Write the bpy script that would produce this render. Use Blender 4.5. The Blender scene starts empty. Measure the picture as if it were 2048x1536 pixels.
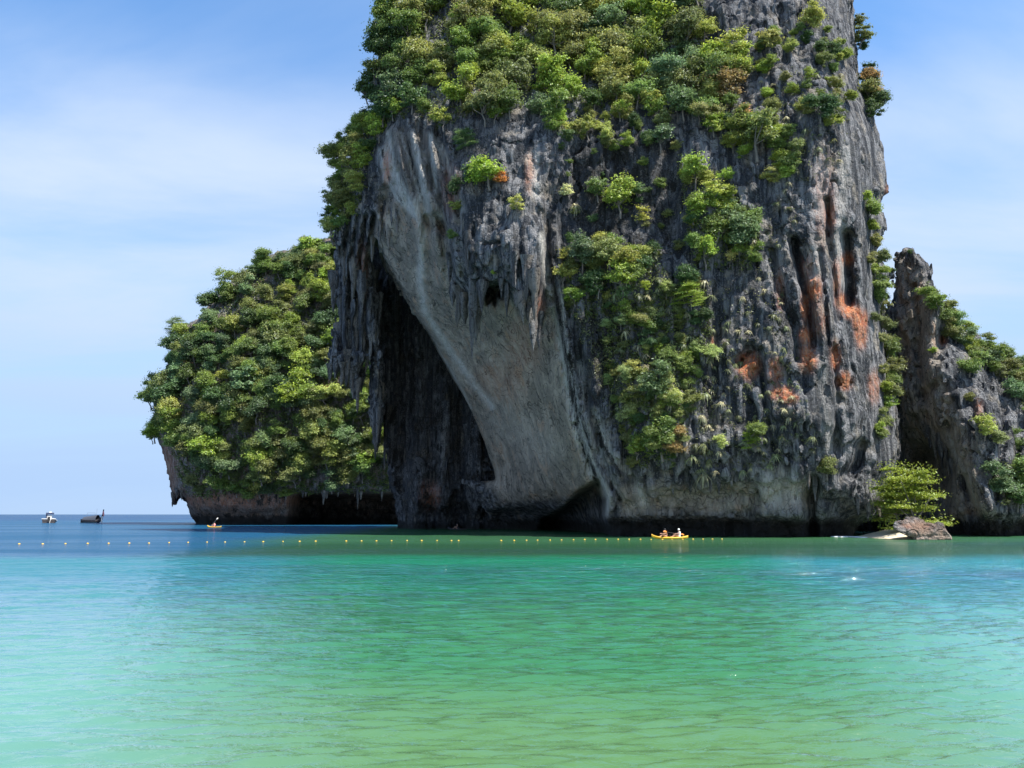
import bpy, math, random
import numpy as np
from mathutils import Vector, Matrix, Euler
from mathutils.bvhtree import BVHTree

sc = bpy.context.scene
COL = sc.collection
rng = random.Random(11)
nr = np.random.default_rng(5)

# ------------------------------------------------------------------ camera
F = 1540.0                       # focal length in pixels of the 2048 px wide photograph
CAM = np.array([0.0, 0.0, 2.5])
TILT = math.atan((1028.5 - 768.0) / F)
cd = bpy.data.cameras.new('camera')
cam = bpy.data.objects.new('camera', cd)
COL.objects.link(cam)
cam.location = CAM
cam.rotation_euler = (math.pi / 2 + TILT, 0, 0)
cd.sensor_width = 36
cd.lens = F / 2048 * 36
cd.clip_start = 0.1
cd.clip_end = 60000
sc.camera = cam

# ------------------------------------------------------------------ sun, sky, exposure
SUN = np.array([0.45, -0.28, 0.85])
SUN /= np.linalg.norm(SUN)
ld = bpy.data.lights.new('sun', 'SUN')
ld.energy = 5.0
ld.angle = math.radians(0.5)
ld.color = (1.0, 0.95, 0.87)
sun = bpy.data.objects.new('sun', ld)
COL.objects.link(sun)
sun.rotation_euler = Vector(SUN).to_track_quat('Z', 'Y').to_euler()

sc.view_settings.view_transform = 'Standard'
sc.view_settings.look = 'None'
sc.view_settings.exposure = 1.0
sc.view_settings.gamma = 1
sc.view_settings.use_curve_mapping = False


class NT:
    """small helper to write node trees"""
    def __init__(s, tree):
        s.t = tree
        s.n = tree.nodes
        s.l = tree.links

    def node(s, typ, **kw):
        n = s.n.new(typ)
        for k, v in kw.items():
            setattr(n, k, v)
        return n

    def put(s, sock, v):
        if hasattr(v, 'is_output') or isinstance(v, bpy.types.NodeSocket):
            s.l.new(v, sock)
        else:
            if sock.type == 'RGBA' and len(v) == 3:
                v = (*v, 1)
            sock.default_value = v

    def math(s, op, a, b=0.0, c=None, clamp=False):
        n = s.node('ShaderNodeMath', operation=op, use_clamp=clamp)
        s.put(n.inputs[0], a)
        s.put(n.inputs[1], b)
        if c is not None:
            s.put(n.inputs[2], c)
        return n.outputs[0]

    def mix(s, f, a, b):
        n = s.node('ShaderNodeMix', data_type='RGBA')
        s.put(n.inputs[0], f)
        s.put(n.inputs[6], a)
        s.put(n.inputs[7], b)
        return n.outputs[2]

    def ramp(s, v, a, b, lo=0.0, hi=1.0):
        n = s.node('ShaderNodeMapRange', interpolation_type='SMOOTHSTEP')
        s.put(n.inputs[0], v)
        s.put(n.inputs[1], a)
        s.put(n.inputs[2], b)
        s.put(n.inputs[3], lo)
        s.put(n.inputs[4], hi)
        return n.outputs[0]

    def noise(s, vec, scale=1.0, detail=4.0, rough=0.55, stretch=None, dist=0.0):
        if stretch is not None:
            m = s.node('ShaderNodeMapping')
            s.put(m.inputs['Vector'], vec)
            m.inputs['Scale'].default_value = stretch
            vec = m.outputs[0]
        n = s.node('ShaderNodeTexNoise')
        s.put(n.inputs['Vector'], vec)
        n.inputs['Scale'].default_value = scale
        n.inputs['Detail'].default_value = detail
        n.inputs['Roughness'].default_value = rough
        n.inputs['Distortion'].default_value = dist
        return n.outputs[0]


w = bpy.data.worlds.new('World')
sc.world = w
w.use_nodes = True
W = NT(w.node_tree)
W.n.clear()
sky = W.node('ShaderNodeTexSky', sky_type='NISHITA')
sky.sun_disc = False
sky.sun_elevation = math.asin(SUN[2])
sky.sun_rotation = math.atan2(SUN[0], SUN[1])
sky.altitude = 0
sky.air_density = 1.0
sky.dust_density = 0.6
sky.ozone_density = 1.6
tc = W.node('ShaderNodeTexCoord')
sep = W.node('ShaderNodeSeparateXYZ')
W.l.new(tc.outputs['Generated'], sep.inputs[0])
zc = W.math('MAXIMUM', sep.outputs[2], 0.0)
den = W.math('ADD', zc, 0.16)
comb = W.node('ShaderNodeCombineXYZ')
W.put(comb.inputs[0], W.math('DIVIDE', sep.outputs[0], den))
W.put(comb.inputs[1], W.math('DIVIDE', sep.outputs[1], den))
n1 = W.noise(comb.outputs[0], 0.9, 7, 0.58, (0.55, 1.5, 1), 0.5)
n2 = W.noise(comb.outputs[0], 0.38, 3, 0.5, (0.8, 1.6, 1), 0.2)
cl = W.math('ADD', W.math('MULTIPLY', n1, 0.65), W.math('MULTIPLY', n2, 0.55))
cmask = W.ramp(cl, 0.43, 0.70, 0.0, 0.95)
# thin veil that thickens toward the horizon haze
veil = W.ramp(zc, 0.58, 0.28, 0.2, 0.6)
cmask = W.math('SUBTRACT', 1.0, W.math('MULTIPLY', W.math('SUBTRACT', 1.0, cmask), W.math('SUBTRACT', 1.0, veil)))
cmask = W.math('MULTIPLY', cmask, W.ramp(zc, 0.0, 0.03, 0.8, 1.0))
hs = W.node('ShaderNodeHueSaturation')
hs.inputs['Saturation'].default_value = 1.6
hs.inputs['Value'].default_value = 1.5
W.l.new(sky.outputs[0], hs.inputs['Color'])
cmask = W.math('MULTIPLY', cmask, W.ramp(zc, 0.56, 0.40, 0.42, 1.0))
skyc = W.mix(cmask, hs.outputs[0], (4.0, 4.75, 6.0))
skyc = W.mix(W.ramp(zc, 0.34, 0.02, 0.0, 0.92), skyc, (2.6, 3.75, 5.6))      # pale blue sea haze
bg = W.node('ShaderNodeBackground')
W.put(bg.inputs[0], skyc)
bg.inputs[1].default_value = 0.088
out = W.node('ShaderNodeOutputWorld')
W.l.new(bg.outputs[0], out.inputs[0])


# ------------------------------------------------------------------ geometry helpers
def project(X, Y, Z):
    c, s = math.cos(TILT), math.sin(TILT)
    Zr = Z - CAM[2]
    zz = Y * c + Zr * s
    v = -Y * s + Zr * c
    return 1024 + F * X / zz, 768 - F * v / zz


def ray(px, py):
    c, s = math.cos(TILT), math.sin(TILT)
    a = (px - 1024) / F
    b = (768 - py) / F
    return np.array([a, c - b * s, s + b * c])


def at(px, py, Y):
    d = ray(px, py)
    return CAM + d * (Y / d[1])


def on_water(px, py, z=0.0):
    d = ray(px, py)
    return CAM + d * ((z - CAM[2]) / d[2])


_perm = np.random.default_rng(99).permutation(256).astype(np.int32)
_perm = np.concatenate([_perm, _perm, _perm])
_g3 = np.random.default_rng(7).normal(size=(256, 3)).astype(np.float32)
_g3 /= np.linalg.norm(_g3, axis=1)[:, None]


def pn(x, y, z):
    """gradient noise, about -0.7..0.7"""
    x = np.asarray(x, np.float32); y = np.asarray(y, np.float32); z = np.asarray(z, np.float32)
    xi = np.floor(x).astype(np.int32); yi = np.floor(y).astype(np.int32); zi = np.floor(z).astype(np.int32)
    xf = x - xi; yf = y - yi; zf = z - zi
    xi &= 255; yi &= 255; zi &= 255
    u = xf * xf * xf * (xf * (xf * 6 - 15) + 10)
    v = yf * yf * yf * (yf * (yf * 6 - 15) + 10)
    t = zf * zf * zf * (zf * (zf * 6 - 15) + 10)
    res = 0
    for dx in (0, 1):
        wx = u if dx else 1 - u
        a = _perm[xi + dx]
        for dy in (0, 1):
            wy = v if dy else 1 - v
            b = _perm[a + yi + dy]
            for dz in (0, 1):
                wz = t if dz else 1 - t
                g = _g3[_perm[b + zi + dz]]
                res = res + (wx * wy * wz) * (g[..., 0] * (xf - dx) + g[..., 1] * (yf - dy) + g[..., 2] * (zf - dz))
    return res


def ss(x, a, b):
    t = np.clip((x - a) / (b - a), 0, 1)
    return t * t * (3 - 2 * t)


# maps over the directions seen from the beach, used only to sculpt the solids
GX0, GY0, GS = -120.0, -460.0, 5.0
gx = np.arange(GX0, 2330, GS, dtype=np.float32)
gy = np.arange(GY0, 1240, GS, dtype=np.float32)
GXX, GYY = np.meshgrid(gx, gy, indexing='ij')


def lookup(m, px, py):
    fx = np.clip((px - GX0) / GS, 0, m.shape[0] - 1.001)
    fy = np.clip((py - GY0) / GS, 0, m.shape[1] - 1.001)
    ix = fx.astype(np.int32); iy = fy.astype(np.int32)
    fx = fx - ix; fy = fy - iy
    return (m[ix, iy] * (1 - fx) * (1 - fy) + m[ix + 1, iy] * fx * (1 - fy)
            + m[ix, iy + 1] * (1 - fx) * fy + m[ix + 1, iy + 1] * fx * fy)


def poly_dist(poly, px=None, py=None):
    """signed distance in px, positive inside"""
    px = GXX if px is None else px
    py = GYY if py is None else py
    best = np.full(px.shape, 1e9, np.float32)
    ins = np.zeros(px.shape, bool)
    n = len(poly)
    for i in range(n):
        x0, y0 = poly[i]
        x1, y1 = poly[(i + 1) % n]
        dx, dy = x1 - x0, y1 - y0
        L = dx * dx + dy * dy + 1e-9
        t = np.clip(((px - x0) * dx + (py - y0) * dy) / L, 0, 1)
        best = np.minimum(best, (px - x0 - t * dx) ** 2 + (py - y0 - t * dy) ** 2)
        c = ((y0 > py) != (y1 > py))
        ins ^= c & (px < (x1 - x0) * (py - y0) / (dy if dy else 1e-9) + x0)
    d = np.sqrt(best)
    return np.where(ins, d, -d).astype(np.float32)


def line_dist(line, px=None, py=None):
    px = GXX if px is None else px
    py = GYY if py is None else py
    best = np.full(px.shape, 1e9, np.float32)
    for (x0, y0), (x1, y1) in zip(line[:-1], line[1:]):
        dx, dy = x1 - x0, y1 - y0
        t = np.clip(((px - x0) * dx + (py - y0) * dy) / (dx * dx + dy * dy + 1e-9), 0, 1)
        best = np.minimum(best, (px - x0 - t * dx) ** 2 + (py - y0 - t * dy) ** 2)
    return np.sqrt(best)


def ell(cx, cy, rx, ry, px=None, py=None):
    px = GXX if px is None else px
    py = GYY if py is None else py
    return np.sqrt(((px - cx) / rx) ** 2 + ((py - cy) / ry) ** 2)


def tps(pts, smooth=0.5):
    p = np.array(pts, np.float64)
    x = p[:, :2] / 300.0
    n = len(p)

    def k(r2):
        return np.where(r2 > 0, r2 * np.log(np.maximum(r2, 1e-12)) * 0.5, 0)
    A = np.zeros((n + 3, n + 3))
    d2 = ((x[:, None] - x[None]) ** 2).sum(-1)
    A[:n, :n] = k(d2) + np.eye(n) * smooth * 0.01
    A[:n, n] = 1; A[:n, n + 1:] = x
    A[n, :n] = 1; A[n + 1:, :n] = x.T
    b = np.zeros(n + 3); b[:n] = p[:, 2]
    sol = np.linalg.solve(A, b)
    out = np.full(GXX.shape, sol[n], np.float64)
    X = GXX / 300.0; Y = GYY / 300.0
    out += sol[n + 1] * X + sol[n + 2] * Y
    for i in range(n):
        out += sol[i] * k((X - x[i, 0]) ** 2 + (Y - x[i, 1]) ** 2)
    return out.astype(np.float32)


def surface_nets(D, org, vox):
    s = D < 0
    nx, ny, nz = D.shape
    cnt = np.zeros((nx - 1, ny - 1, nz - 1), np.int8)
    for a in (0, 1):
        for b in (0, 1):
            for c in (0, 1):
                cnt += s[a:nx - 1 + a, b:ny - 1 + b, c:nz - 1 + c]
    act = (cnt > 0) & (cnt < 8)
    ci = np.argwhere(act)
    idx = np.full(act.shape, -1, np.int32)
    idx[act] = np.arange(len(ci))
    acc = np.zeros((len(ci), 3)); num = np.zeros(len(ci))
    corners = [(a, b, c) for a in (0, 1) for b in (0, 1) for c in (0, 1)]
    val = {q: D[ci[:, 0] + q[0], ci[:, 1] + q[1], ci[:, 2] + q[2]] for q in corners}
    for q in corners:
        for ax in range(3):
            if q[ax] == 0:
                r = list(q); r[ax] = 1; r = tuple(r)
                v0, v1 = val[q], val[r]
                cross = (v0 < 0) != (v1 < 0)
                t = np.where(cross, v0 / np.where(cross, v0 - v1, 1), 0)
                p = np.zeros((len(ci), 3)) + np.array(q)
                p[:, ax] += t
                acc += np.where(cross[:, None], p, 0)
                num += cross
    V = (ci + acc / num[:, None]) * vox + np.array(org)
    quads = []
    for ax in range(3):
        b, c = (ax + 1) % 3, (ax + 2) % 3
        sl0 = [slice(None)] * 3; sl1 = [slice(None)] * 3
        sl0[ax] = slice(0, -1); sl1[ax] = slice(1, None)
        cr = s[tuple(sl0)] != s[tuple(sl1)]
        e = np.argwhere(cr)
        ok = (e[:, b] > 0) & (e[:, c] > 0) & (e[:, b] < D.shape[b] - 1) & (e[:, c] < D.shape[c] - 1)
        e = e[ok]
        flip = ~s[e[:, 0], e[:, 1], e[:, 2]]

        def cell(db, dc):
            q = e.copy(); q[:, b] += db; q[:, c] += dc
            return idx[q[:, 0], q[:, 1], q[:, 2]]
        q = np.stack([cell(-1, -1), cell(0, -1), cell(0, 0), cell(-1, 0)], 1)
        q[flip] = q[flip][:, ::-1]
        quads.append(q)
    Q = np.concatenate(quads)
    return V, Q[(Q >= 0).all(1)]


def make_mesh(name, V, Q, smooth=True):
    V = np.asarray(V, np.float32); Q = np.asarray(Q, np.int32)
    m = bpy.data.meshes.new(name)
    m.vertices.add(len(V)); m.vertices.foreach_set('co', V.ravel())
    k = Q.shape[1]
    m.loops.add(Q.size); m.loops.foreach_set('vertex_index', Q.ravel())
    m.polygons.add(len(Q))
    m.polygons.foreach_set('loop_start', np.arange(0, Q.size, k, dtype=np.int32))
    m.polygons.foreach_set('loop_total', np.full(len(Q), k, np.int32))
    m.polygons.foreach_set('use_smooth', np.full(len(Q), smooth))
    m.update(calc_edges=True)
    m.validate()
    return m


def link(name, mesh, mat=None, parent=None, loc=None):
    o = bpy.data.objects.new(name, mesh)
    COL.objects.link(o)
    if mat is not None and mesh is not None and not mesh.materials:
        for mm in (mat if isinstance(mat, (list, tuple)) else [mat]):
            mesh.materials.append(mm)
    if parent is not None:
        o.parent = parent
    if loc is not None:
        o.location = loc
    return o


def tag(o, label=None, cat=None, group=None, kind=None):
    if label: o['label'] = label
    if cat: o['category'] = cat
    if group: o['group'] = group
    if kind: o['kind'] = kind
    return o


def rock_detail(X, Y, Z, amp):
    """flutes, cracks and lumps of weathered limestone; amp scales the rough part"""
    wx = X + 1.6 * pn(X * .12, Y * .12, Z * .08)
    wy = Y + 1.6 * pn(X * .12 + 31, Y * .12, Z * .08)
    wz = Z + 2.0 * pn(X * .15 + 3, Y * .15 + 40, Z * .15)
    big = 1.5 * pn(X * .11 + 5, Y * .11, Z * .07 + 9)
    fl = 1.1 * pn(wx * .42, wy * .42, Z * .06)
    rg = np.abs(pn(wx * .8 + 11, wy * .8, Z * .16 + 3))
    crack = 0.9 * (0.22 - np.minimum(rg, 0.22)) / 0.22
    edge = 1.5 * np.abs(pn(wx * .62 + 50, wy * .62, Z * .26)) - .3          # sharp fins
    lump = -1.2 * np.abs(pn(X * .5 + 9, Y * .5, Z * .5 + 2)) + .3           # creased lumps
    bed = .35 * pn(X * .18, Y * .18, Z * 1.1)
    sm = 0.5 * pn(X * 1.35, Y * 1.35, Z * .5)
    fine = 0.34 * np.abs(pn(X * 2.0, Y * 2.0, Z * 1.1)) + .2 * pn(X * 1.9, Y * 1.9, Z * 1.9 + 7)
    rg2 = np.abs(pn(wx * .38 + 71, wy * .38, wz * .42))
    crack = crack + .9 * (0.07 - np.minimum(rg2, 0.07)) / 0.07
    return amp * (fl + crack * .8 + edge + lump + bed + sm + fine) + big * (0.35 + 0.65 * amp)


def solid(bounds, vox, fields, rough):
    """fields: list of (inside_px, front, thickness, round_m)"""
    (x0, x1), (y0, y1), (z0, z1) = bounds
    xs = np.arange(x0, x1, vox, dtype=np.float32)
    ys = np.arange(y0, y1, vox, dtype=np.float32)
    zs = np.arange(z0, z1, vox, dtype=np.float32)
    D = np.empty((len(xs), len(ys), len(zs)), np.float32)
    XX, YY = np.meshgrid(xs, ys, indexing='ij')
    step = max(1, int(3e6 / XX.size))
    for k in range(0, len(zs), step):
        Z = zs[k:k + step][None, None, :]
        X = np.broadcast_to(XX[..., None], XX.shape + (Z.shape[2],))
        Y = np.broadcast_to(YY[..., None], X.shape)
        Z = np.broadcast_to(Z, X.shape)
        px, py = project(X, Y, Z)
        d = None
        for S, Fm, T, R, cap in fields:
            s = lookup(S, px, py) * Y / F
            f = lookup(Fm, px, py)
            r = lookup(R, px, py)
            th = lookup(T, px, py)
            u = np.clip(1 - s / r, 0, 1)
            off = r * 1.1 * (1 - np.sqrt(1 - u * u))
            dd = np.maximum(np.maximum((f + off - Y) * .75, (Y - f - th + off) * .75), -s)
            dd = np.maximum(dd, (Z - cap + .9 * np.maximum(Y - 106, 0) * (cap < 89)) * .7)
            d = dd if d is None else np.minimum(d, dd)
        band = np.abs(d) < 3.4
        if band.any():
            bx, by, bz = X[band], Y[band], Z[band]
            a = lookup(rough, px[band], py[band])
            d[band] += rock_detail(bx, by, bz, a)
        D[:, :, k:k + step] = d
    return surface_nets(D, (x0, y0, z0), vox)


def const(v):
    return np.full(GXX.shape, v, np.float32)


def stain_shade_attr(mesh, V, maps):
    px, py = project(V[:, 0], V[:, 1], V[:, 2])
    c = np.stack([lookup(m, px, py) for m in maps], 1).astype(np.float32)
    a = mesh.attributes.new('stain', 'FLOAT_COLOR', 'POINT')
    a.data.foreach_set('color', c.ravel())


def mat(name):
    m = bpy.data.materials.new(name)
    m.use_nodes = True
    t = NT(m.node_tree)
    b = t.n['Principled BSDF']
    return m, t, b


def plain(name, col, rough=0.6, metal=0.0, var=0.15):
    m, t, b = mat(name)
    tc = t.node('ShaderNodeTexCoord')
    n = t.noise(tc.outputs['Object'], 4.0, 3)
    dark = tuple(c * (1 - var) for c in col)
    lite = tuple(min(1, c * (1 + var)) for c in col)
    t.put(b.inputs['Base Color'], t.mix(n, dark, lite))
    b.inputs['Roughness'].default_value = rough
    b.inputs['Metallic'].default_value = metal
    return m


# ------------------------------------------------------------------ rock material
def rock_material(name, warm=0.0):
    m, t, b = mat(name)
    geo = t.node('ShaderNodeNewGeometry')
    P = geo.outputs['Position']
    at_ = t.node('ShaderNodeAttribute', attribute_name='stain')
    sp = t.node('ShaderNodeSeparateColor')
    t.l.new(at_.outputs['Color'], sp.inputs[0])
    orange, wall, streak = sp.outputs[0], sp.outputs[1], sp.outputs[2]
    tide_shade = at_.outputs['Alpha']
    vs = t.noise(P, 1.0, 6, 0.62, (1.1, 1.1, 0.09), 0.6)         # vertical water streaks
    vs2 = t.noise(P, 1.0, 5, 0.6, (3.2, 3.2, 0.22), 0.4)
    bl = t.noise(P, 0.35, 6, 0.6)                                 # patches
    fn = t.noise(P, 4.5, 6, 0.7)
    grey = t.mix(t.ramp(vs, .41, .61), (.05, .054, .062), (.29, .29, .295))
    grey = t.mix(t.ramp(bl, .52, .70, 0, .75), grey, (.42, .37, .30))
    grey = t.mix(t.ramp(vs2, .52, .68, 0, .8), grey, (.055, .062, .072))
    grey = t.mix(t.ramp(fn, .55, .72, 0, .6), grey, (.52, .51, .49))
    grey = t.mix(t.ramp(t.noise(P, 2.2, 6, .7), .42, .28, 0, .7), grey, (.05, .055, .06))
    # sheltered smooth wall: grey-brown with tan and green-grey clouds
    wc = t.mix(t.ramp(t.noise(P, .3, 7, .62, (1, 1, .55), 1.2), .4, .66), (.24, .21, .17), (.47, .40, .32))
    wc = t.mix(t.ramp(t.noise(P, .45, 6, .65, (1, 1, .5), 1.0), .52, .68, 0, .85), wc, (.46, .31, .21))
    wc = t.mix(t.ramp(vs, .58, .74, 0, .6), wc, (.16, .17, .15))
    vs3 = t.noise(P, 1.0, 5, .7, (5.5, 5.5, .35), 1.0)
    wc = t.mix(t.ramp(vs3, .52, .68, 0, .55), wc, (.13, .12, .10))
    wc = t.mix(t.ramp(vs3, .44, .30, 0, .5), wc, (.56, .50, .42))
    wc = t.mix(t.ramp(fn, .56, .72, 0, .5), wc, (.55, .52, .47))
    wc = t.mix(t.ramp(t.noise(P, 1.7, 7, .75, (1, 1, .6), .8), .46, .3, 0, .7), wc, (.09, .085, .075))
    col = t.mix(wall, grey, wc)
    cr = t.math('ABSOLUTE', t.math('SUBTRACT', t.noise(P, .5, 2, .5, (1, 1, .5), .8), .5))
    cr2 = t.math('ABSOLUTE', t.math('SUBTRACT', t.noise(P, .3, 2.5, .5, (1, 1, 1.5), .6), .5))
    col = t.mix(t.math('MAXIMUM', t.ramp(cr, .003, .014, .7, 0), t.ramp(cr2, .002, .009, .75, 0)), col, (.04, .038, .035))
    sk = t.math('MULTIPLY', streak, t.ramp(vs3, .38, .52, .15, 1.0))
    col = t.mix(sk, col, (.62, .60, .55))
    on = t.math('MULTIPLY', orange, t.ramp(t.noise(P, 1.3, 7, .78, (1, 1, .5)), .31, .5), clamp=True)
    on = t.math('MULTIPLY', on, t.ramp(vs2, .36, .54, .5, 1.0))
    oc = t.mix(t.ramp(t.noise(P, 2.4, 6, .7), .35, .65), (.58, .14, .04), (.68, .34, .18))
    col = t.mix(on, col, oc)
    if warm:
        col = t.mix(t.ramp(bl, .4, .7, 0, warm), col, (.33, .21, .15))
    tn = t.ramp(t.math('ADD', tide_shade, t.math('ADD', t.math('MULTIPLY', t.math('SUBTRACT', fn, .5), .9), t.math('ADD', t.math('MULTIPLY', t.math('SUBTRACT', vs, .5), 1.6), t.math('MULTIPLY', t.math('SUBTRACT', bl, .5), 1.1)))), .35, .75)
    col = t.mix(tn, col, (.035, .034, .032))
    t.put(b.inputs['Base Color'], col)
    b.inputs['Roughness'].default_value = .93
    b.inputs['Specular IOR Level'].default_value = .15
    rid = t.node('ShaderNodeTexNoise', noise_type='RIDGED_MULTIFRACTAL')
    mp = t.node('ShaderNodeMapping')
    t.put(mp.inputs[0], P)
    mp.inputs['Scale'].default_value = (1.5, 1.5, .6)
    t.l.new(mp.outputs[0], rid.inputs['Vector'])
    rid.inputs['Detail'].default_value = 6
    h = t.math('ADD', t.math('MULTIPLY', vs2, 1.1), t.math('MULTIPLY', fn, .6))
    h = t.math('ADD', h, t.math('MULTIPLY', rid.outputs[0], .35))
    h = t.math('ADD', h, t.math('MULTIPLY', t.noise(P, 1.6, 6, .7), 1.0))
    bp = t.node('ShaderNodeBump')
    t.put(bp.inputs['Height'], h)
    t.put(bp.inputs['Strength'], t.ramp(wall, 0, 1, 1.0, .75))
    bp.inputs['Distance'].default_value = .7
    t.l.new(bp.outputs[0], b.inputs['Normal'])
    return m


ROCK = rock_material('limestone')
ROCKW = rock_material('warm_limestone', .55)

# ------------------------------------------------------------------ the great cliff
A_POLY = [(860, -75), (790, -50), (768, 0), (778, 60), (757, 110), (740, 160), (748, 215), (738, 250), (705, 295), (690, 345),
          (686, 400), (680, 450), (668, 478), (674, 520), (682, 560), (674, 600), (684, 640), (666, 680), (652, 718), (660, 745),
          (672, 725), (684, 742), (694, 715), (706, 765), (714, 792), (722, 745), (732, 712), (741, 675), (747, 700), (744, 770),
          (745, 830), (752, 900), (759, 860), (766, 800), (764, 720), (755, 640), (746, 560), (741, 510), (750, 478), (770, 522), (792, 562),
          (830, 625), (870, 690), (895, 735), (940, 815), (972, 885), (988, 930), (992, 960), (955, 968), (930, 962), (966, 1005), (978, 1030), (972, 1075),
          (965, 1130), (1722, 1130), (1704, 1075), (1712, 1052), (1738, 1042), (1768, 1010), (1778, 960), (1802, 905), (1802, 840),
          (1786, 780), (1772, 700), (1762, 640), (1762, 590), (1772, 562), (1784, 548), (1766, 532), (1757, 500), (1766, 474),
          (1774, 455), (1770, 436), (1760, 420), (1766, 402), (1782, 384), (1776, 350), (1768, 300), (1752, 250), (1735, 210), (1722, 170),
          (1715, 120), (1706, 60), (1698, 0), (1680, -60), (1600, -130), (1300, -140), (1000, -110)]
A_PTS = [(740, 100, 104), (740, 0, 108), (900, -100, 112), (1100, -150, 115), (1300, -200, 112), (1600, -200, 100), (900, 0, 104),
         (1100, 0, 104), (1300, 0, 102), (1450, 0, 95), (1600, 0, 92), (1690, 0, 95),
         (800, 150, 100), (1000, 150, 98), (1200, 150, 96), (1350, 150, 94), (1500, 150, 89), (1650, 150, 88), (1720, 150, 93),
         (700, 300, 103), (800, 270, 97), (900, 260, 94), (1000, 260, 91), (1100, 260, 90), (1250, 260, 89.5), (1400, 260, 88),
         (1550, 260, 85.5), (1680, 250, 85), (1760, 280, 92),
         (680, 430, 106), (760, 400, 101), (850, 400, 95.5), (950, 400, 90.5), (1050, 420, 88), (1090, 420, 88.5), (1150, 420, 88.5),
         (1250, 420, 88), (1400, 420, 86), (1550, 420, 84.5), (1680, 420, 83.5), (1770, 420, 90),
         (700, 560, 112), (800, 570, 107), (880, 560, 99), (960, 550, 92.5), (1040, 550, 89.5), (1085, 520, 87.8), (1110, 560, 87.5),
         (1200, 560, 87), (1350, 560, 85.5), (1500, 560, 84), (1680, 560, 83), (1760, 560, 89),
         (660, 700, 116), (720, 720, 114), (885, 710, 113), (960, 700, 104), (1040, 700, 96), (1100, 700, 90.5), (1135, 700, 87.5),
         (1200, 700, 86.8), (1350, 700, 84.5), (1500, 700, 83.3), (1680, 700, 82.6), (1770, 700, 88),
         (945, 820, 116), (1010, 830, 107), (1080, 830, 98), (1130, 830, 91), (1165, 850, 88), (1220, 850, 86.5), (1350, 850, 84),
         (1500, 850, 83), (1680, 850, 82.2), (1790, 860, 88),
         (1000, 940, 118), (1060, 940, 106), (1120, 940, 98), (1170, 940, 91), (1215, 950, 87.5), (1300, 950, 85.5), (1450, 950, 83.5),
         (1600, 950, 82.3), (1760, 950, 86),
         (980, 1020, 119), (1060, 1020, 110), (1130, 1020, 102), (1220, 1020, 89), (1300, 1020, 86.5), (1450, 1020, 85),
         (1600, 1020, 83.2), (1740, 1020, 85.5),
         (980, 1090, 120), (1100, 1090, 108), (1220, 1090, 90), (1400, 1090, 87), (1600, 1090, 84.5), (1720, 1090, 84.5), (760, 830, 118)]

WALL_POLY = [(745, 470), (770, 250), (860, 260), (890, 330), (880, 400), (900, 470), (905, 560), (945, 600), (980, 590), (1040, 600), (1078, 660), (1098, 560),
             (1120, 660), (1146, 800), (1178, 930), (1210, 985), (1130, 1000), (1000, 1010), (960, 960)]


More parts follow.
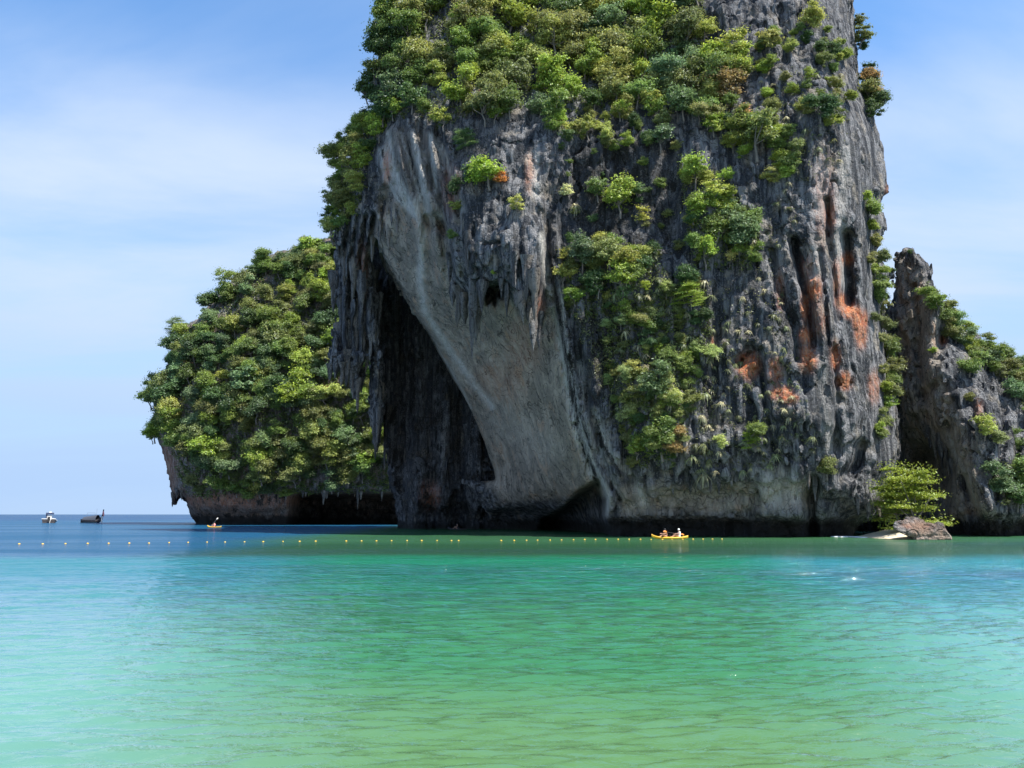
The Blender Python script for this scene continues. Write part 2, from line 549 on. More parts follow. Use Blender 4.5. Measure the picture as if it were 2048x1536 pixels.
def cliff_front():
    f = tps(A_PTS)
    # ledge of hanging drapery across the overhang: rock above it stands proud of the wall below
    lip = [(895, 470), (905, 560), (938, 598), (962, 578), (1000, 566), (1040, 592), (1062, 640), (1082, 655), (1090, 560)]
    above = poly_dist([(895, 300)] + lip + [(1096, 430), (1080, 300)])
    f -= 3.0 * ss(above, -2, 9) * ss(GYY, 320, 520)
    # grooves and ribs down the leading nose of the wall
    for dx, wd, dp in ((12, 6, 1.0), (30, 7, -.7), (46, 5, .9), (70, 9, -.5), (95, 7, .8)):
        ln = [(1078 + dx, 430), (1082 + dx, 520), (1096 + dx, 640), (1126 + dx, 790), (1160 + dx, 920), (1200 + dx * .8, 1000)]
        f += dp * np.exp(-(line_dist(ln) / wd) ** 2)
    # ribs running down the upper wall
    for k in range(7):
        x = 790 + k * 17
        ln = [(x, 260), (x + 14, 330), (x + 40, 410), (x + 50, 500), (x + 62, 600)]
        f += (1.2 if k % 2 else -1.2) * np.exp(-(line_dist(ln) / 7) ** 2) * ss(GYY, 620, 420)
    # clefts in the sunny right face
    for ln, wd, dp in (([(1588, 480), (1600, 545), (1618, 610), (1628, 690)], 8, 3.2),
                       ([(1654, 400), (1658, 480), (1668, 560), (1676, 640)], 6, 2.2),
                       ([(1640, 500), (1650, 600), (1656, 690)], 4, 1.6),
                       ([(1692, 470), (1694, 540), (1697, 605)], 13, 4.6),
                       ([(1600, 500), (1622, 545)], 14, 1.6),
                       ([(1478, 728), (1498, 706)], 11, 2.6),
                       ([(1540, 500), (1560, 580), (1590, 660), (1594, 720)], 8, 1.6),
                       ([(1455, 440), (1450, 560), (1430, 700), (1420, 850)], 16, 1.2),
                       ([(1520, 700), (1530, 800), (1545, 900)], 7, 1.2),
                       ([(1628, 960), (1622, 1000), (1626, 1070)], 9, 4.0),
                       ([(1670, 700), (1676, 800), (1672, 900)], 7, 1.4),
                       ([(1722, 890), (1712, 930), (1698, 950)], 11, 3.0),
                       ([(1760, 250), (1740, 420), (1752, 560)], 10, 1.5),
                       ([(1420, 40), (1440, 120)], 14, 2.5), ([(1560, 20), (1570, 120)], 8, 1.6),
                       ([(1340, 300), (1345, 480)], 20, 1.6), ([(1240, 320), (1246, 380)], 20, 1.2),
                       ([(1150, 300), (1150, 480)], 16, 1.2)):
        f += dp * np.exp(-(line_dist(ln) / wd) ** 2)
    for x in (686, 703, 719, 735):
        f += 3.2 * np.exp(-(line_dist([(x + 14, 430), (x, 520), (x - 6, 640), (x - 4, 700)]) / 4.5) ** 2)
    f += 1.6 * ss(poly_dist([(762, 378), (772, 366), (784, 376), (792, 396), (784, 404), (781, 430), (773, 412), (767, 440), (758, 425), (756, 396)]), -4, 6)
    # bulges
    for cx, cy, rx, ry, dp in ((1640, 640, 26, 70, 1.6), (1690, 840, 45, 60, 1.2), (1580, 820, 60, 40, .9), (1555, 760, 30, 30, -.9), (1590, 1030, 45, 28, 1.6),
                               (1770, 930, 25, 40, 1.5), (1740, 1000, 25, 22, 1.2), (1270, 560, 70, 60, 2.2), (1410, 420, 50, 70, 1.6),
                               (1310, 780, 70, 80, 1.6), (1330, 890, 60, 35, 1.8), (1500, 880, 60, 30, 1.2)):
        f -= dp * np.exp(-ell(cx, cy, rx, ry) ** 2)
    # undercut along the waterline
    base = np.interp(GXX, [960, 1200, 1300, 1420, 1620, 1760], [1008, 1010, 985, 965, 960, 1030])
    f += 2.0 * ss(GYY - base, -14, 36) * ss(GXX, 1190, 1240) * ss(GXX, 1760, 1700) * (1 - .5 * ss(GYY, 1030, 1075))
    f += 2.6 * ss(GYY, 1030, 1052) + 5 * ss(GYY, 975, 1040) * ss(GXX, 1200, 1140)
    f += 13 * ss(poly_dist([(1196, 962), (1209, 1000), (1207, 1040), (1218, 1090), (1080, 1090), (1085, 1040), (1130, 1018), (1160, 985)]), -7, 9)   # sea cave under the nose
    f += 4 * ss(ell(1732, 1048, 15, 18), 1.2, .6)
    f += 7 * ss(ell(1040, 1045, 95, 30), 1.2, .5)
    f += 6 * ss(poly_dist([(962, 576), (974, 566), (986, 572), (1002, 566), (1010, 588), (1003, 600), (996, 590), (992, 616), (984, 600), (976, 610), (970, 592)]), -3, 5)              # dark hollow under the drapery
    f += 2 * ss(poly_dist([(846, 432), (870, 424), (890, 440), (906, 470), (890, 480), (872, 462), (860, 470)]), -4, 8)
    return f


A_S = poly_dist(A_POLY)
A_F = cliff_front()
A_T = (24 + 26 * ss(GXX, 1180, 900)).astype(np.float32)
A_T = (A_T - (A_T - 13) * np.maximum(ss(GYY, 455, 405) * ss(GXX, 1060, 940), ss(GXX, 765, 725))).astype(np.float32)
A_R = (1.4 + 4.2 * ss(GXX, 1500, 1690) + 4.5 * ss(GYY, 470, 380) * ss(GXX, 1000, 850)).astype(np.float32)
WALLM = poly_dist(WALL_POLY)
wallmask = ss(WALLM, -6, 14).astype(np.float32)
smooth_wall = ss(WALLM, 0, 30) * ss(GYY, 400, 560)
A_rough = (.62 - .40 * smooth_wall - .2 * wallmask * (1 - smooth_wall)).astype(np.float32)
A_rough += .25 * ss(poly_dist([(640, 430), (780, 430), (760, 920), (640, 800)]), -10, 10)

orange = np.zeros(GXX.shape, np.float32)
for cx, cy, rx, ry, a in ((1627, 575, 17, 26, 1), (1610, 612, 8, 30, 1), (1612, 672, 15, 18, 1), (1617, 715, 18, 30, 1), (1497, 730, 24, 26, 1.1),
                          (1682, 602, 12, 16, 1), (1702, 622, 20, 14, 1.1), (1720, 640, 16, 22, .9), (1722, 668, 12, 30, .8),
                          (1694, 518, 12, 14, .9), (1616, 528, 18, 30, .4), (1674, 557, 7, 40, .7), (1672, 712, 11, 30, .7),
                          (1562, 784, 24, 14, 1), (1582, 796, 16, 12, .9), (1550, 740, 16, 28, .65), (1688, 762, 16, 18, .9),
                          (1659, 431, 13, 26, .7), (1425, 697, 5, 24, .8), (1748, 775, 12, 34, .5), (1560, 580, 9, 40, .5), (1632, 640, 22, 40, .35),
                          (774, 335, 8, 36, .6), (724, 545, 12, 60, .35), (900, 380, 16, 50, .35), (1060, 345, 10, 40, .4),
                          (1075, 620, 14, 40, .4), (850, 960, 14, 40, .6), (1650, 400, 24, 90, .25), (1780, 384, 10, 18, .6),
                          (1000, 760, 60, 40, .15), (1050, 690, 40, 60, .18)):
    orange = np.maximum(orange, a * np.exp(-ell(cx, cy, rx, ry) ** 4))
streak = np.zeros(GXX.shape, np.float32)
for ln, wd, a in (([(776, 262), (786, 330), (812, 390), (836, 440)], 3.5, 1), ([(800, 265), (820, 330), (842, 400)], 3, 1), ([(826, 262), (838, 330), (846, 390)], 4, 1),
                  ([(858, 268), (868, 330), (872, 400), (880, 440)], 3, 1), ([(884, 290), (900, 340), (912, 400)], 3, 1), ([(760, 300), (770, 350), (790, 390), (830, 430)], 5, .9),
                  ([(1082, 470), (1092, 540), (1107, 620), (1122, 700), (1138, 800), (1156, 880), (1184, 950), (1207, 990)], 6, 1),
                  ([(1122, 580), (1130, 660), (1146, 760), (1164, 860), (1192, 940), (1218, 990), (1214, 1030)], 5, 1),
                  ([(1160, 730), (1168, 820), (1190, 900), (1225, 970)], 7, .6), ([(1190, 820), (1215, 900), (1270, 960), (1290, 1010)], 8, .6),
                  ([(832, 400), (846, 470), (840, 560), (850, 625), (900, 700), (950, 770), (985, 815)], 7, .9),
                  ([(752, 480), (775, 560), (830, 640), (900, 740), (940, 815)], 4, .7),
                  ([(770, 300), (795, 370), (825, 420)], 9, .8), ([(840, 300), (850, 380), (856, 440)], 6, .7),
                  ([(880, 300), (905, 360), (925, 420)], 7, .6), ([(860, 270), (880, 300), (890, 350)], 6, .7),
                  ([(1068, 310), (1072, 390)], 10, .9), ([(1650, 330), (1640, 430)], 14, .5), ([(1690, 300), (1680, 420), (1682, 560)], 12, .6),
                  ([(1530, 950), (1545, 1000)], 20, .6), ([(1580, 950), (1590, 1000)], 14, .6), ([(1560, 940), (1555, 1000)], 8, .6),
                  ([(1625, 505), (1628, 560)], 14, .8), ([(1010, 850), (1090, 900)], 40, .25), ([(1640, 720), (1660, 900)], 10, .4)):
    streak = np.maximum(streak, a * np.exp(-(line_dist(ln) / wd) ** 2))
tide_shade = (ss(GYY, 1015, 1062) * .9).astype(np.float32)  # tidal stain low on the rock, with the foot's shade painted in
algae_shade = np.zeros(GXX.shape, np.float32)                     # black algae where rain runs down the wall; curtain shade painted in too
for cx, cy, rx, ry, a_ in ((1240, 390, 170, 200, .58), (1190, 720, 90, 150, .52), (1480, 560, 70, 140, .3), (960, 300, 70, 70, .4), (1096, 560, 14, 260, .4), (1580, 640, 26, 80, .5), (1450, 760, 60, 120, .32), (1470, 60, 50, 90, .35),
                           (1420, 620, 40, 120, .35), (1350, 420, 30, 130, .45), (1690, 180, 30, 120, .2), (715, 620, 60, 160, .4)):
    algae_shade = np.maximum(algae_shade, a_ * np.exp(-ell(cx, cy, rx, ry) ** 4))
for ln, wd, a_ in (([(1096, 440), (1108, 560), (1120, 640), (1138, 760), (1160, 880), (1196, 970)], 6, .7), ([(1128, 560), (1140, 700), (1158, 820), (1190, 920), (1240, 1000)], 7, .6),
                   ([(1175, 760), (1200, 880), (1250, 965)], 6, .6), ([(760, 290), (780, 360), (806, 410)], 4, .6), ([(815, 280), (830, 350), (850, 410)], 4, .7), ([(872, 290), (886, 350), (898, 420)], 4, .6),
                   ([(1400, 20), (1420, 100)], 20, .5), ([(1660, 20), (1690, 140)], 20, .35), ([(1480, 480), (1500, 640), (1470, 800)], 10, .4), ([(1540, 440), (1560, 640)], 8, .4)):
    algae_shade = np.maximum(algae_shade, a_ * np.exp(-(line_dist(ln) / wd) ** 2))
tide_shade = np.maximum(tide_shade, algae_shade)
cliff_wall = np.maximum(wallmask * (.95 - .5 * ss(GYY, 440, 360)), .65 * ss(poly_dist([(1220, 960), (1420, 960), (1640, 950), (1640, 1030), (1240, 1040)]), 0, 20)).astype(np.float32)

V, Q = solid(((-32, 52), (79.5, 137), (-2.2, 92)), .255, [(A_S, A_F, A_T, A_R, 82)], A_rough)
me = make_mesh('cliff', V, Q)
qx, qy = project(*V[Q].mean(1).T)
me.polygons.foreach_set('use_smooth', lookup(A_rough, qx, qy) < .3)
stain_shade_attr(me, V, (orange, cliff_wall, streak, tide_shade))
cliff = tag(link('cliff', me, ROCK), 'towering grey limestone cliff with orange scars, vines and a hollowed overhang', kind='structure')
A_TREE = BVHTree.FromPolygons(V.tolist(), Q.tolist())
print('cliff', len(Q))

# the dark cave wall behind the overhang, with its hanging columns
B_POLY = [(700, 440), (1120, 440), (1160, 1130), (800, 1130), (797, 1040), (790, 1000), (778, 970), (775, 900), (780, 850), (770, 780), (752, 680), (735, 560)]
B_F = (131 + (GXX - 900) * -.012 + 1.5 * np.sin(GXX * .05) + 1.2 * np.sin(GXX * .11 + 1)).astype(np.float32)
B_F += 3.5 * ss(GYY, 985, 1040) + 2.5 * ss(GYY, 500, 420) - 2.5 * np.exp(-ell(900, 860, 30, 120) ** 2)
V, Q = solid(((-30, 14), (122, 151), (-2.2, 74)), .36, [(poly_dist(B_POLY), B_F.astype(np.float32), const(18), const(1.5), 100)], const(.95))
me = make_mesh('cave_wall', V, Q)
stain_shade_attr(me, V, (.5 * np.exp(-ell(860, 990, 20, 30) ** 4), const(0.0), .5 * np.exp(-ell(885, 880, 9, 60) ** 2), np.maximum(tide_shade, .5)))  # the alpha floor paints the cave's shade into its rock
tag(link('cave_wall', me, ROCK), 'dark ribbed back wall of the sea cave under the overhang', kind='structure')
B_TREE = BVHTree.FromPolygons(V.tolist(), Q.tolist())

# ------------------------------------------------------------------ the wooded headland behind
H_POLY = [(318, 880), (305, 850), (312, 800), (330, 745), (345, 695), (366, 655), (395, 640), (418, 612), (446, 576), (486, 545), (522, 525), (560, 503),
          (600, 498), (640, 478), (700, 450), (800, 420), (940, 480), (960, 1130), (388, 1130), (394, 1046), (380, 1030), (374, 1002), (360, 990),
          (352, 1006), (346, 1006), (342, 965), (328, 905)]
H_PTS = [(300, 800, 196), (300, 950, 192), (420, 650, 196), (420, 800, 186), (420, 960, 184), (560, 550, 202), (560, 700, 188), (560, 850, 181),
         (560, 975, 183), (700, 500, 200), (700, 700, 187), (700, 850, 182), (700, 975, 184), (900, 500, 195), (900, 800, 184), (900, 1000, 186),
         (380, 1060, 190), (560, 1060, 187), (800, 1060, 189)]
H_F = tps(H_PTS)
H_F += 30 * ss(GYY, 981, 1000) * ss(GXX, 575, 600) + 2 * ss(GYY, 1010, 1035)
V, Q = solid(((-104, -8), (174, 226), (-2.5, 80)), .62, [(poly_dist(H_POLY), H_F.astype(np.float32), (32 + 26 * ss(GYY, 970, 985)).astype(np.float32), const(6), 90)], const(.7))
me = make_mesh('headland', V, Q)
htide_shade = np.maximum(ss(GYY, 1016, 1044) * .95, np.maximum(.62 * ss(GXX, 570, 605) * ss(GYY, 980, 990), .42 * ss(GYY, 970, 985))).astype(np.float32)  # tidal band and darker foot; the undercut's shade is painted in
stain_shade_attr(me, V, (.45 * np.exp(-ell(480, 1000, 130, 16) ** 4) + .35 * np.exp(-ell(333, 940, 20, 60) ** 4), const(.2), const(0.0), htide_shade))
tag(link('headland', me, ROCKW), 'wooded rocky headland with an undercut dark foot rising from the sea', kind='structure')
H_TREE = BVHTree.FromPolygons(V.tolist(), Q.tolist())
print('headland', len(Q))

# ------------------------------------------------------------------ pinnacle and hillside on the right
D_POLY = [(1640, 1130), (1650, 1010), (1715, 890), (1745, 760), (1760, 690), (1772, 640), (1782, 615), (1797, 600), (1798, 560), (1793, 535), (1788, 518), (1800, 503), (1810, 492), (1826, 496),
          (1838, 512), (1852, 532), (1858, 566), (1880, 600), (1905, 640), (1930, 662), (1960, 680), (2000, 712), (2060, 735), (2140, 770), (2240, 900), (2260, 1130)]
D_PTS = [(1760, 700, 108), (1800, 560, 107), (1820, 520, 106), (1850, 560, 104), (1800, 700, 107), (1845, 640, 101), (1875, 635, 97.5),
         (1810, 850, 107), (1850, 760, 99), (1884, 746, 93.5), (1925, 843, 90.5), (1960, 960, 88), (1975, 1025, 87), (1900, 900, 95),
         (1840, 900, 107), (1880, 1000, 100), (1920, 1020, 94), (1820, 1040, 106), (1930, 760, 93.5), (1980, 800, 92.5), (2048, 860, 92),
         (2000, 950, 88.5), (2048, 1000, 88.5), (2140, 900, 93), (2140, 1040, 90), (1900, 660, 99), (1960, 700, 99), (2020, 740, 99), (2140, 800, 103),
         (1960, 1080, 89), (2060, 1080, 90), (1860, 1080, 103)]
D_F = tps(D_PTS, .2)
for ln, wd, dp in (([(1840, 600), (1836, 700), (1846, 800)], 9, 2), ([(1862, 640), (1858, 740), (1880, 850)], 8, -1.2), ([(1895, 850), (1915, 930), (1950, 1020)], 8, 1.5),
                   ([(1925, 960), (1945, 1025)], 9, 3), ([(1850, 790), (1870, 770)], 8, 2.0), ([(2000, 700), (2006, 850), (1995, 1000)], 8, 1.5), ([(1880, 690), (1886, 672)], 8, 2.5),
                   ([(2036, 850), (2030, 960)], 7, 2)):
    D_F += dp * np.exp(-(line_dist(ln) / wd) ** 2)
D_F += 2.2 * ss(GYY, 1022, 1048) + 6 * ss(ell(1860, 960, 45, 70), 1.3, .6)
V, Q = solid(((34, 92), (83.5, 124), (-2.2, 42)), .3, [(poly_dist(D_POLY), D_F.astype(np.float32), const(18), (.8 + 3 * ss(GXX, 1860, 1920)).astype(np.float32), 100)], const(1.05))
me = make_mesh('hillside', V, Q, False)
dwall = (.8 * ss(poly_dist([(1790, 500), (1850, 540), (1880, 640), (1890, 760), (1930, 850), (1980, 1030), (1880, 1050), (1800, 900)]), -4, 12)).astype(np.float32)
stain_shade_attr(me, V, (np.maximum(.9 * np.exp(-ell(1886, 682, 7, 10) ** 4), .4 * np.exp(-ell(1958, 820, 9, 20) ** 4)), dwall, .5 * np.exp(-(line_dist([(1900, 870), (1930, 950), (1950, 1010)]) / 8) ** 2), tide_shade))
hill = tag(link('hillside', me, ROCK), 'leaning rock pinnacle and grey hillside with trees on its slope', kind='structure')
D_TREE = BVHTree.FromPolygons(V.tolist(), Q.tolist())
print('hill', len(Q))

# ------------------------------------------------------------------ sea
def sea_mesh():
    ys = [3.5]
    while ys[-1] < 9000:
        y = ys[-1]
        ys.append(y + max(.035, y * y / 1925 * .5))
    ys = np.array(ys)
    inner = np.linspace(-.74, .74, 760)
    outer = .74 + np.cumsum(np.linspace(.004, .09, 36))
    a = np.concatenate([-outer[::-1], inner, outer])
    Yg, Ag = np.meshgrid(ys, a, indexing='ij')
    Xg = Ag * np.maximum(Yg, 7)
    dy = np.gradient(ys)[:, None]
    Z = np.zeros_like(Xg)
    near = Yg[:, 0] < 260
    g = np.random.default_rng(21)
    N = 110
    lam = np.exp(g.uniform(np.log(.2), np.log(4.0), N))
    th = g.normal(0, .36, N) - .1
    ph = g.uniform(0, 6.28, N)
    Xn, Yn = Xg[near], Yg[near]
    # slow gusts roughen some patches more than others
    gust = .75 + .8 * (pn(Xn * .05, Yn * .022, Xn * 0 + 3) + .4 * pn(Xn * .2, Yn * .09, Xn * 0 + 8))
    for i in range(N):
        k = 2 * math.pi / lam[i]
        kx, ky = k * math.sin(th[i]), k * math.cos(th[i])
        amp = .0135 * lam[i] / (1 + (lam[i] / .62) ** 1.45)
        fade = np.clip((lam[i] / dy[near] - 2.2) / 2.5, 0, 1)
        rowsel = fade[:, 0] > 0
        s = np.sin(kx * Xn[rowsel] + ky * Yn[rowsel] + ph[i])
        Z[np.nonzero(near)[0][rowsel]] += amp * fade[rowsel] * (s + .22 * np.cos(2 * (kx * Xn[rowsel] + ky * Yn[rowsel] + ph[i]))) * gust[rowsel]
    V = np.stack([Xg, Yg, Z], -1).reshape(-1, 3)
    nr_, nc = Xg.shape
    i = np.arange(nr_ - 1)[:, None] * nc + np.arange(nc - 1)[None]
    Q = np.stack([i, i + 1, i + nc + 1, i + nc], -1).reshape(-1, 4)
    return make_mesh('sea', V, Q)


def sea_material():
    m, t, b = mat('sea_water')
    geo = t.node('ShaderNodeNewGeometry')
    P = geo.outputs['Position']
    s = t.node('ShaderNodeSeparateXYZ')
    t.l.new(P, s.inputs[0])
    wob = t.noise(P, .05, 3, .5)
    w2 = t.noise(P, .16, 4, .6, (1, .6, 1))
    yy = t.math('ADD', s.outputs[1], t.math('MULTIPLY', t.math('SUBTRACT', wob, .5), 7))
    ang = t.math('DIVIDE', s.outputs[0], t.math('MAXIMUM', s.outputs[1], 1.0))
    # the bottom falls away from pale sand to green shallows, a weedy shelf, then deep blue; the paler sides are part sand, part sky reflection painted into the colour
    c = t.mix(t.ramp(yy, 7.5, 14), (.076, .165, .066), (.031, .14, .06))
    c = t.mix(t.ramp(yy, 14, 36), c, (.006, .145, .06))
    sand_sky_edge = t.math('MULTIPLY', s.outputs[1], .24)
    sand = t.math('MAXIMUM', t.ramp(t.math('ADD', s.outputs[0], sand_sky_edge), 1.5, -4.5), t.ramp(t.math('SUBTRACT', s.outputs[0], sand_sky_edge), .5, 6.5))  # mask for pale sand and for the painted sky reflection alike
    c = t.mix(sand, c, t.mix(t.ramp(yy, 9, 34), (.105, .245, .20), (.010, .14, .155)))  # pale sand, with the sky reflection painted in
    shelf = t.ramp(t.math('ADD', yy, t.math('MULTIPLY', w2, 9.0)), 46.5, 56)
    shelfc = t.mix(t.ramp(s.outputs[0], -16, -26), (.014, .048, .020), (.008, .06, .12))
    c = t.mix(shelf, c, shelfc)
    far = t.ramp(yy, 62, 78)
    c = t.mix(far, c, t.mix(t.ramp(s.outputs[0], -19, -30), (.026, .085, .036), (.010, .064, .13)))
    c = t.mix(t.ramp(yy, 240, 420), c, (.010, .045, .11))
    c = t.mix(t.ramp(w2, .5, .7, 0, .28), c, t.mix(.5, c, (.02, .06, .05)))
    d = t.node('ShaderNodeBsdfDiffuse')
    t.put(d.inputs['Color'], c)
    d.inputs['Normal'].default_value = (0, 0, 1)
    up = t.node('ShaderNodeCombineXYZ')
    up.inputs[2].default_value = 1.0
    t.l.new(up.outputs[0], d.inputs['Normal'])   # light from below the surface ignores the ripples
    gl = t.node('ShaderNodeBsdfGlossy')
    t.put(gl.inputs['Roughness'], t.ramp(s.outputs[1], 9, 60, .03, .09))
    gl.inputs['Color'].default_value = (1, 1, 1, 1)
    bp = t.node('ShaderNodeBump')
    h = t.math('ADD', t.noise(P, 1.0, 4, .6, (2.2, 4.2, 1), .3), t.math('MULTIPLY', t.noise(P, 1.0, 3, .6, (.55, 1.15, 1), .3), 2.0))
    t.put(bp.inputs['Height'], h)
    t.put(bp.inputs['Strength'], t.ramp(s.outputs[1], 8, 40, .35, .8))
    bp.inputs['Distance'].default_value = .26
    t.l.new(bp.outputs[0], gl.inputs['Normal'])
    fr = t.node('ShaderNodeFresnel')
    fr.inputs['IOR'].default_value = 1.42
    mx = t.node('ShaderNodeMixShader')
    t.put(mx.inputs[0], t.math('MINIMUM', t.math('MULTIPLY', fr.outputs[0], 1.15), t.math('MULTIPLY', t.ramp(s.outputs[1], 8, 60, .9, .27),
          t.ramp(t.noise(P, 1.0, 4, .6, (.018, .085, 1), .4), .38, .66, .72, 1.45))))
    t.l.new(d.outputs[0], mx.inputs[1])
    t.l.new(gl.outputs[0], mx.inputs[2])
    t.l.new(mx.outputs[0], t.n['Material Output'].inputs[0])
    return m


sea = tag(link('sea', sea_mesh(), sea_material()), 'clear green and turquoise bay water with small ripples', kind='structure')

# ------------------------------------------------------------------ foliage
def leaf_material():
    m, t, b = mat('foliage')
    oi = t.node('ShaderNodeObjectInfo')
    geo = t.node('ShaderNodeNewGeometry')
    r = geo.outputs['Random Per Island']
    hsv = t.node('ShaderNodeHueSaturation')
    t.l.new(oi.outputs['Color'], hsv.inputs['Color'])
    t.put(hsv.inputs['Value'], t.ramp(r, 0, 1, .55, 1.5))
    t.put(hsv.inputs['Hue'], t.math('ADD', .485, t.math('MULTIPLY', t.math('FRACT', t.math('MULTIPLY', r, 37.0)), .03)))
    d = t.node('ShaderNodeBsdfDiffuse')
    t.l.new(hsv.outputs[0], d.inputs['Color'])
    tr = t.node('ShaderNodeBsdfTranslucent')
    hs2 = t.node('ShaderNodeHueSaturation')
    hs2.inputs['Value'].default_value = 1.3
    hs2.inputs['Hue'].default_value = .49
    t.l.new(hsv.outputs[0], hs2.inputs['Color'])
    t.l.new(hs2.outputs[0], tr.inputs['Color'])
    mx = t.node('ShaderNodeMixShader')
    mx.inputs[0].default_value = .38
    t.l.new(d.outputs[0], mx.inputs[1]); t.l.new(tr.outputs[0], mx.inputs[2])
    gl = t.node('ShaderNodeBsdfGlossy')
    gl.inputs['Roughness'].default_value = .45
    gl.inputs['Color'].default_value = (.8, .85, .9, 1)
    m2 = t.node('ShaderNodeMixShader')
    m2.inputs[0].default_value = .035
    t.l.new(mx.outputs[0], m2.inputs[1]); t.l.new(gl.outputs[0], m2.inputs[2])
    t.l.new(m2.outputs[0], t.n['Material Output'].inputs[0])
    return m


LEAF = leaf_material()
BARK = plain('bark', (.17, .15, .13), .9, var=.4)


def unit(v):
    return v / (np.linalg.norm(v, axis=-1, keepdims=True) + 1e-9)


def leaf_quads(P, N, size, g, aspect=.42):
    """one rhombic leaf per point, facing N"""
    n = len(P)
    T = unit(np.cross(N, g.normal(size=(n, 3))))
    B = np.cross(N, T)
    s = (size * g.uniform(.6, 1.4, n))[:, None]
    V = np.stack([P - T * s, P - B * s * aspect + N * s * .18, P + T * s, P + B * s * aspect + N * s * .18], 1).reshape(-1, 3)
    return V, np.arange(4 * n).reshape(-1, 4)


def crown_mesh(seed, style):
    """crown of radius about 1 on a base at the origin, centred near z = .75"""
    g = np.random.default_rng(seed)
    P, N, cen = [], [], []
    if style == 'layered':
        ncl = 34
    elif style == 'dense':
        ncl = 38
    elif style == 'open':
        ncl = 24
    else:
        ncl = 32
    for k in range(ncl):
        d = unit(g.normal(size=3))
        if k == 0:
            lobes = unit(g.normal(size=(g.integers(4, 7), 3))) * g.uniform(.35, .85, (1, 1))
        if style == 'layered':
            h = g.uniform(.1, 1.6)
            rad = (1.05 - .5 * h / 1.6) * math.sqrt(g.uniform(.05, 1))
            a = g.uniform(0, 6.28)
            c = np.array([rad * math.cos(a), rad * math.sin(a), h])
            rc = np.array([.34, .34, .085]) * g.uniform(.6, 1.3)
        else:
            d[2] = d[2] * .9 + .15
            rr = g.uniform(.35, .95) if style != 'open' else g.uniform(.3, 1.1)
            c = np.array([0, 0, .72]) + (lobes[k % len(lobes)] * .78 + d * rr * .52) * np.array([.95, .95, .8])
            rc = np.array([1, 1, .85]) * g.uniform(.13, .35) * (.72 if style == 'open' else 1)
        nl = int({'layered': 480, 'dense': 190, 'open': 125}.get(style, 165) * g.uniform(.7, 1.3))
        q = unit(g.normal(size=(nl, 3)))
        q[:, 2] = np.where(q[:, 2] < -.2, -q[:, 2] * g.uniform(0, 1, nl), q[:, 2])
        q = unit(q)
        p = c + q * rc * g.uniform(.45, 1.08, nl)[:, None]
        # ragged sprigs leaving the clump
        sp = g.uniform(size=nl) < .2
        p[sp] += q[sp] * g.uniform(.04, .26, sp.sum())[:, None]
        nn = unit(q * .7 + np.array([0, 0, .45]) + g.normal(size=(nl, 3)) * .55)
        if style == 'layered':
            nn = unit(np.array([0, 0, 1]) + g.normal(size=(nl, 3)) * .4)
        P.append(p); N.append(nn); cen.append(c)
    V, Q = leaf_quads(np.concatenate(P), np.concatenate(N), {'open': .066, 'layered': .036}.get(style, .058), g)
    return make_mesh('crown_' + style, V, Q, False), np.array(cen)


def tube(path, radii, sides=5):
    path = np.asarray(path, float)
    V, Q = [], []
    for i, p in enumerate(path):
        d = unit(path[min(i + 1, len(path) - 1)] - path[max(i - 1, 0)])
        a = unit(np.cross(d, [.31, .95, .05])); b = np.cross(d, a)
        for k in range(sides):
            t = 2 * math.pi * k / sides
            V.append(p + radii[i] * (math.cos(t) * a + math.sin(t) * b))
    for i in range(len(path) - 1):
        for k in range(sides):
            Q.append([i * sides + k, i * sides + (k + 1) % sides, (i + 1) * sides + (k + 1) % sides, (i + 1) * sides + k])
    return np.array(V), np.array(Q)


def join(parts):
    V, Q, o = [], [], 0
    for v, q in parts:
        V.append(v); Q.append(q + o); o += len(v)
    return np.concatenate(V), np.concatenate(Q)


def trunk_mesh(seed, cen):
    g = np.random.default_rng(seed)
    fork = np.array([g.normal() * .06, g.normal() * .06, .32])
    parts = [tube([(0, 0, -.25), (.02, .01, .05), fork], [.055, .045, .035])]
    for c in cen[g.permutation(len(cen))[:9]]:
        mid = fork * .4 + c * .6 + g.normal(size=3) * .06 - np.array([0, 0, .06])
        parts.append(tube([fork, mid, c], [.028, .017, .006], 4))
    V, Q = join(parts)
    return make_mesh('trunk', V, Q)


CROWNS = {}
for st, n in (('round', 7), ('dense', 5), ('open', 6), ('layered', 3)):
    CROWNS[st] = []
    for i in range(n):
        cm, cen = crown_mesh(100 + i * 7 + len(st), st)
        cm.materials.append(LEAF)
        tm = trunk_mesh(i + 3, cen)
        tm.materials.append(BARK)
        CROWNS[st].append((cm, tm))


def tuft_mesh(seed, hang):
    g = np.random.default_rng(seed)
    V, Q = [], []
    for k in range(46):
        a = g.uniform(0, 6.28)
        el = g.uniform(.15, 1.25)
        L = g.uniform(.6, 1.15)
        d = np.array([math.cos(a) * math.cos(el), math.sin(a) * math.cos(el), math.sin(el)])
        side = unit(np.cross(d, [0, 0, 1])) * .06
        pts = []
        for t in (0, .35, .7, 1.0):
            p = d * L * t * (1 - .15 * t)
            p = p + np.array([0, 0, -(hang) * L * t * t])
            pts.append(p)
        o = len(V)
        for i, p in enumerate(pts):
            wd = (1 - i / 3.3)
            V += [p - side * wd, p + side * wd]
        for i in range(3):
            Q.append([o + 2 * i, o + 2 * i + 1, o + 2 * i + 3, o + 2 * i + 2])
    m = make_mesh('grass_tuft', V, Q, False)
    m.materials.append(LEAF)
    return m


TUFTS = [tuft_mesh(i, .75 + .25 * (i % 3)) for i in range(5)]

